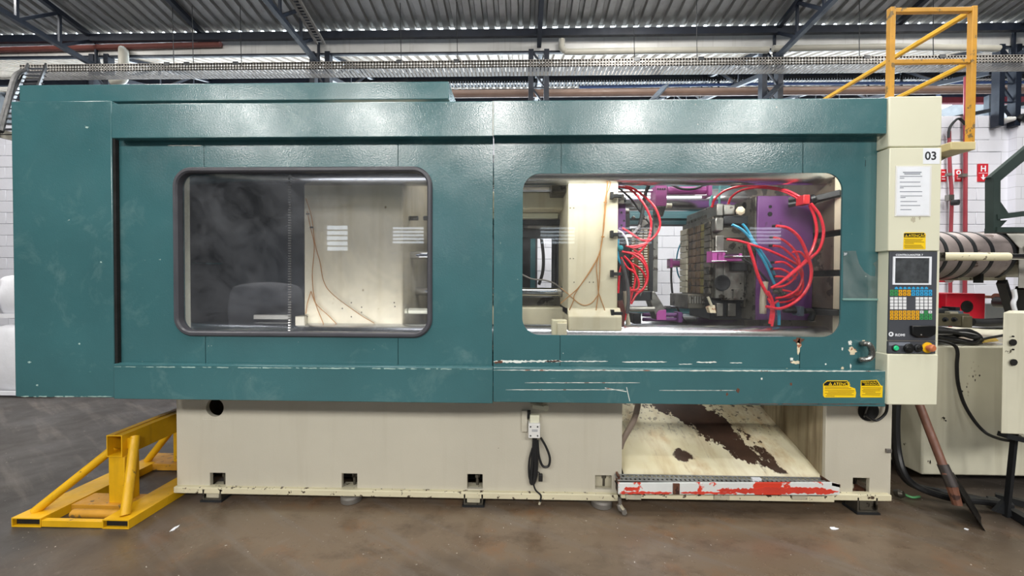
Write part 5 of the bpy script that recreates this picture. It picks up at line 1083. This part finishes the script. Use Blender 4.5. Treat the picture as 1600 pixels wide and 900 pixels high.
for x in (xa1, xa2): MB().box((x-.086 if x < -3 else x-.076, yA+.02, .009), (x+.086 if x < -3 else x+.076, yA+.025, .051)).build('rail_end_shade', VOID, yb, smooth=False)  # black plates painted in for the shade inside the open rail ends
# ================================================================== SHOVEL
sh = thing('shovel', G(1540, 831), 'shovel with a brown wooden handle leaning against the machine, blade down on the floor', 'shovel')
a, b_ = U(1424, 600, 2.70), U(1479, 742, 2.46)
MB().tube([a+(a-b_)*.8, a, b_], .023, 14).build('handle', mat('worn_brown_handle', '#6f4a3c', .5, var=.25, vs=9), sh)
tip = G(1540, 830); d = (b_-a).normalized()
s0_, s1_ = U(1475, 731, 2.475), U(1488, 760, 2.44)
MB().tube([s0_-d*.02, s1_], [.028, .03], 14).build('socket', mat('dark_worn_steel', '#4a4544', .4, .5, var=.3), sh)
MB().tube([s1_-d*.04, U(1496, 789, 2.42)], [.03, .024], 10).build('socket_tongue', RUST, sh)
e1 = U(1484, 741, 2.45); ax = (tip-e1); side = Vector((.70, .71, .0)).normalized(); bl = MB(); n = 8
L0 = []; 
def row(t, wd, bow):
    c = e1+ax*t; out = []
    for i in range(n+1):
        u = (i/n-.5)*2; out.append(c+side*(u*.5+.5)*wd+Vector((-.5, .5, -.1))*bow*(1-u*u))
    return out
R_ = [row(.0, .05, .0), row(.18, .22, .02), row(.4, .25, .03), row(.7, .25, .025), row(.9, .23, .015), row(1., .20, .01)]
for r_ in R_: bl.v += r_
bl.f = [(j*(n+1)+i, j*(n+1)+i+1, (j+1)*(n+1)+i+1, (j+1)*(n+1)+i) for j in range(len(R_)-1) for i in range(n)]
bo_ = bl.build('blade', mat('black_blade_steel', '#1f1d1c', .45, .4, var=.3), sh); md = bo_.modifiers.new('th', 'SOLIDIFY'); md.thickness = .005
# ================================================================== INJECTION UNIT
iu = thing('injection_unit', (4.6, 3.5, 0), 'cream injection unit base behind the control cabinet carrying a banded heating barrel', 'injection unit')
Yi = 2.9; xi0, zi0, zi1 = U(1441, 700, Yi).x, U(1500, 743, Yi).z, U(1500, 541, Yi).z
b = MB().box((xi0, Yi, zi0), (6.4, 4.2, zi1)); b.build('base_body', INJ, iu, bevel=.012)
MB().box((2.75, 3.2, .12), (xi0+.02, 4.1, .95)).build('bed_link', DARK, iu, smooth=False)
for x in (xi0+.3, 5.6): MB().box((x, Yi+.35, 0), (x+.2, Yi+.6, zi0)).build('support_foot', DARK, iu, smooth=False)
Yx = 3.28; zx = U(1500, 400, Yx).z; xb0 = 2.55
br = .195
MB().cyl((xb0, Yx, zx), (4.75, Yx, zx), br-.02, 40).build('heating_barrel', STEEL_D, iu)
xs_ = [UX(p, Yx-.17, 400) for p in (1452, 1474, 1497.5, 1519, 1545.5, 1580)]
for i, (p, q) in enumerate(zip(xs_, xs_[1:])): MB().lathe((p+.012, Yx, zx), (1, 0, 0), [(0, br-.006), (.004, br), (q-p-.028, br), (q-p-.024, br-.006)], 40).build('heater_band', BAND, iu)
for p in xs_[1:]: MB().lathe((p-.018, Yx, zx), (1, 0, 0), [(0, br-.008), (.004, br+.004), (.03, br+.004), (.034, br-.008)], 40).build('band_strap', DARK, iu)
# octagonal cover
def octo(x, k, n=0): return [(x, Yx+k*c_, zx+k*s_) for c_, s_ in ((-.215, -.26), (-.215, .05), (-.11, .205), (.11, .205), (.215, .08), (.215, -.12))]
xh = 3.84
cv = MB(); o0, o1 = octo(xh, 1), octo(xh+1.2, 1.0); i0, i1 = octo(xh, .985), octo(xh+1.2, .985)
cv.loft([o0, o1]); cv.f.pop(); cv.loft([i0, i1]); cv.f.pop(); cv.build('barrel_cover', HOOD, iu, smooth=False)
MB().prism([(xh+.02, Yx-.218, zx+.06), (xh+1.2, Yx-.218, zx+.06), (xh+1.2, Yx-.218, zx-.27), (xh+.10, Yx-.218, zx-.27), (xh+.07, Yx-.218, zx-.12)], (0, -.006, 0)).build('cover_flap', HOOD, iu, smooth=False)
yr_ = 2.86; gz = U(1530, 401, yr_).z
MB().cyl((2.6, yr_, gz), (U(1574, 400, yr_).x, yr_, gz), .030, 20).build('guide_rod', CREAM_W, iu); MB().cyl((U(1574, 400, yr_).x, yr_, gz), (5.2, yr_, gz), .022, 20).build('bare_rod', CHROME, iu)
pbox(1466, 394, 1478, 408, yr_-.03, yr_+.05).build('rod_bush', STEEL_D, iu, bevel=.004)
pbox(1497, 430, 1572, 438, 3.2, 3.4).build('lower_tray', GREYCR, iu, bevel=.004); pbox(1532, 428, 1537, 442, 3.15, 3.2).build('tray_bracket', BLACK, iu); MB().bar(U(1565, 440, 3.2), U(1582, 495, 3.3), .05, .05).build('stay', DARK, iu); MB().bar(U(1594, 450, 3.2), U(1602, 505, 3.3), .05, .05).build('stay', DARK, iu)
pbox(1476, 432, 1490, 441, 3.5, 3.6).build('red_junction', REDB, iu, bevel=.006); MB().cyl(U(1483, 436.5, 3.5), U(1483, 436.5, 3.48), .03, 10).build('junction_cap', PAPER, iu)
bx_ = pbox(1478, 458.5, 1539.5, 499, 3.45, 3.95).build('red_housing', REDB, iu, bevel=.006); pbox(1440, 459, 1481, 499, 3.55, 3.95).build('red_housing', REDB, iu, bevel=.006)
c = U(1510.5, 479, 3.45); MB().lathe((c.x, 3.452, c.z), (0, -1, 0), [(0, .052), (.006, .052), (.006, .044), (.003, .042)], 24).build('bore', VOID, bx_)
pbox(1540, 475, 1606, 512, 4.0, 4.2).build('rear_panel', mat('slate_grey_panel', '#5d6064', .5, var=.1), iu)
xbar(1540, 1612, 464, 3.7, 2.2, 'tie_rod', RUST, iu); MB().lathe(U(1557, 472, 3.6), (0, -1, 0), [(0, .05), (.08, .05)], 12).build('small_motor', DARK, iu)
xbar(1556, 1563, 464.5, 3.6, 6, 'rod_collar', RUST, iu)
vb = pbox(1440, 490, 1516, 510, 3.05, 3.3).build('valve_block', mat('olive_valve_body', '#5b5645', .45, .3, var=.3, vs=8), iu, bevel=.006); pbox(1504, 494, 1520, 512, 3.04, 3.2).build('valve_block', mat('olive_valve_body', '#5b5645'), iu, bevel=.006)
for px in (1476, 1490): MB().lathe(U(px, 499, 3.05), (0, -1, 0), [(0, .018), (.006, .018), (.006, .012), (.02, .010)], 14).build('port', DARK, vb)
pbox(1493, 480, 1500, 488, 3.1, 3.2).build('solenoid', DARK, vb); pbox(1485, 487, 1498, 492, 3.06, 3.25).build('solenoid', mat('dusty_valve', '#8e8a7a', .5), vb, bevel=.005); pbox(1498, 486, 1506, 492, 3.06, 3.2).build('solenoid', mat('slate_steel', '#4a5563'), vb, bevel=.005)
pbox(1466, 482, 1484, 490, 3.1, 3.3).build('solenoid', DARK, vb, bevel=.01)
hose([(1518, 503), (1535, 504), (1560, 503), (1580, 502)], .032, 3.15, 12).build('pressure_hose', RUBBER, iu)
for px, py, rx, ry, sd_ in ((1506, 610, 8, 12, 1), (1524, 580, 10, 16, 2), (1475, 655, 4, 3, 3), (1452, 722, 2, 2, 4)): 
    for q in range(9): blob(px+rnd.uniform(-rx, rx), py+rnd.uniform(-ry, ry), rnd.uniform(.6, 1.6), rnd.uniform(1, 2.6), Yi, seed=sd_*10+q).build('scuff_mark', GREYCR if q % 3 else DARK, iu, smooth=False)
# papers and cables on the base
tag(MB().prism([(U(1470, 525, 3.0).x, 2.95, zi1), (U(1566, 525, 3.0).x, 2.95, zi1), (U(1566, 525, 3.0).x, 3.35, zi1), (U(1470, 525, 3.0).x, 3.35, zi1)], (0, 0, .008)).build('plastic_sheet', mat('crumpled_film', '#d5d6d6', .25, var=.25, vs=14, bump=.8, bs=18), smooth=False), 'crumpled white plastic sheet on top of the injection unit base', 'sheet')
tag(MB().prism([U(1535, 536, 2.93), U(1560, 533, 2.93), U(1556, 530, 3.05), U(1538, 531, 3.05)], (0, 0, .008)).build('rag', mat('yellow_rag', '#d9b95a', .8, var=.3, vs=15), smooth=False), 'small yellow rag under the coiled cables', 'rag')
ck = thing('cable_pile', (U(1500, 530, 3.0).x, 3.0, zi1), 'loose pile of black cables heaped on the injection unit base', 'cable')
r5 = random.Random(11)
for i in range(20):
    y = 2.93+.02*r5.random()+.03*(i % 5); a0 = 514+r5.uniform(0, 12)
    hose([(1440, a0), (1470, a0-1+r5.uniform(-2, 2)), (1495, 516+r5.uniform(0, 9)), (1518, 520+r5.uniform(-3, 8)), (1530+r5.uniform(-4, 4), 527+r5.uniform(0, 8)), (1520, 535+r5.uniform(-1, 2)), (1495, 531+r5.uniform(-2, 3)), (1460, 526+r5.uniform(-2, 3))], .012, y, 7).build('cable', RUBBER if i % 4 else mat('grey_sleeve', '#8b8b8b', .5), ck)
hose([(1528, 532), (1545, 528), (1562, 525), (1575, 522)], .010, 2.96).build('cable', RUBBER, ck)
tag(hose([(1440, 531, 2.92), (1470, 533, 2.9), (1490, 539, 2.88), (1496, 550, 2.87), (1495, 572, 2.87), (1497, 600, 2.87), (1506, 630, 2.86), (1522, 657, 2.84), (1540, 676, 2.8), (1560, 685, 2.7), (1580, 688, 2.62), (1596, 682, 2.6)], .0105, None, 9).build('drop_cable', RUBBER), 'black cable hanging over the front of the injection unit base and sagging right', 'cable')
tag(hose([(1584, 452), (1586, 465), (1583, 474), (1586, 486)], .014, 3.1).build('plastic_strip', PAPER), 'torn white plastic strip hanging under the barrel cover', 'strip')
# dark green hopper stand
hs = thing('hopper_stand', U(1570, 362, 3.0), 'dark green welded hopper frame above the barrel cover at the right edge', 'frame')
Yh = 3.0; P = lambda a, b: U(a, b, Yh)
MB().bar(P(1551, 364), P(1551, 279), .05, .055, (0, 1, 0)).build('upright', KHAKI, hs, smooth=False); MB().bar(P(1548, 283), P(1640, 206), .07, .035, (0, 1, 0)).build('sloping_member', KHAKI, hs, smooth=False)
MB().bar(P(1550, 340), P(1640, 329), .07, .038, (0, 0, 1)).build('cross_member', KHAKI, hs, smooth=False); MB().bar(P(1548, 360), P(1640, 360), .08, .038, (0, 0, 1)).build('base_member', KHAKI, hs, smooth=False)
MB().prism([P(1555, 303), P(1576, 333), P(1555, 337)], (0, .02, 0)).build('gusset', KHAKI, hs, smooth=False); MB().prism([P(1554, 345), P(1574, 344), P(1557, 362)], (0, .02, 0)).build('gusset', KHAKI, hs, smooth=False)
# far right cabinet on a dark stand
Yk = 2.42; ang = .72
xk, zk0, zk1 = U(1565.5, 580, Yk).x, U(1585, 678, Yk).z, U(1585, 488, Yk).z
kc = thing('side_cabinet', (xk, Yk, 0), 'cream electrical cabinet on dark angle legs cut off by the right edge', 'cabinet')
dx_, dy_ = Vector((math.cos(-.1), math.sin(-.1), 0)), Vector((math.sin(.95), math.cos(.95), 0))
o_ = Vector((xk, Yk, zk0)); q_ = [o_, o_+dx_*.55, o_+dx_*.55+dy_*.3, o_+dy_*.3]
MB().prism(q_, (0, 0, zk1-zk0)).build('housing', INJ, kc, bevel=.006)
for px, py, r in ((1582, 535, .02), (1583, 566, .02), (1582, 525.5, .005), (1582, 546, .005)): p = U(px, py, Yk-.012); MB().cyl(p, p-Vector((.0, .006, 0)), r, 16).build('hole', VOID, kc)
MB().bar(U(1566, 679, Yk+.02), U(1640, 697, Yk+.02), .05, .03).build('stand_rail', DARK, kc, smooth=False)
lb = G(1577, 800); MB().bar((U(1573, 684, Yk+.1).x, Yk+.06, zk0), (U(1575, 684, Yk+.1).x, Yk+.1, .03), .026, .02).build('stand_leg', DARK, kc, smooth=False)
pz = U(1577, 783, Yk+.1); MB().prism([(pz.x-.09, Yk+.1, .06), (pz.x, Yk+.1, .16), (pz.x+.02, Yk+.1, .03)], (0, .02, 0)).build('leg_gusset', DARK, kc, smooth=False)
MB().bar(G(1548, 781, .03), G(1625, 826, .03), .05, .05).build('floor_rail', DARK, kc, smooth=False); MB().bar(G(1555, 775, .03), G(1640, 797, .03), .04, .04).build('floor_rail', DARK, kc, smooth=False)
MB().lathe(G(1567, 800, 0), (0, 0, 1), [(0, .03), (.04, .03), (.05, .015)], 12).build('levelling_pad', STEEL_D, kc)
# cables between bed and injection unit, then along the floor
for pts, lab in (([(1402, 620, 2.75), (1400, 660, 2.75), (1402, 700, 2.75), (1410, 735, 2.7), (1425, 755, 2.68), (1450, 768, 2.64), (1490, 779, 2.62), (1540, 784, 2.62), (1580, 789, 2.6)], 'thick black cable dropping behind the bed and running along the floor, front one'),
                 ([(1399, 620, 2.8), (1397, 660, 2.8), (1398, 705, 2.8), (1404, 730, 2.8), (1418, 752, 2.78), (1440, 762, 2.76), (1480, 770, 2.72), (1530, 780, 2.68), (1570, 786, 2.66)], 'thick black cable dropping behind the bed and running along the floor, rear one')):
    w3 = [U(*p) for p in pts]
    for v in w3: v.z = max(v.z, .022)
    tag(MB().tube(spline(w3), .022, 9).build('power_cable', RUBBER), lab, 'cable')
gw = [G(1403, 767, .012), G(1412, 772, .012), G(1425, 777, .012), G(1437, 776, .012)]
tag(MB().tube(spline(gw), .008, 7).build('earth_wire', mat('green_wire', '#6fbf7f', .4)), 'short pale green wire on the floor by the right end of the bed', 'wire')
tag(MB().lathe(G(1398, 770, .03), (.3, -.6, .2), [(0, .02), (.03, .03), (.05, .02)], 10).build('loose_fitting', STEEL_D), 'dark metal fitting on the floor at the right end of the bed', 'fitting')
tag(pbox(1386, 702, 1394, 708, 2.585, 2.6).build('bed_latch', GALV, bevel=.003), 'small steel latch on the right edge of the bed column', 'latch')
# litter on the floor
for px, py, rx, ry, s, lab in ((273, 826, 3, 6, 1, 'thin white splinter of litter on the floor in front of the yellow barrier'), (1303, 826, 7, 2.6, 2, 'white scrap of film on the wet floor in front of the step rail'), (1510, 827, 3, 1.4, 3, 'tiny white scrap on the floor left of the shovel tip')):
    c = G(px, py, .001); r_ = random.Random(s); kx, ky = c.y/F, c.y*c.y/F/1.5
    tag(MB().prism([(c.x+rx*kx*(.6+.5*r_.random())*math.cos(a*PI/6), c.y+ry*ky*(.6+.5*r_.random())*math.sin(a*PI/6), .001) for a in range(12)], (0, 0, .003)).build('scrap', PAPER, smooth=False), lab, 'litter')
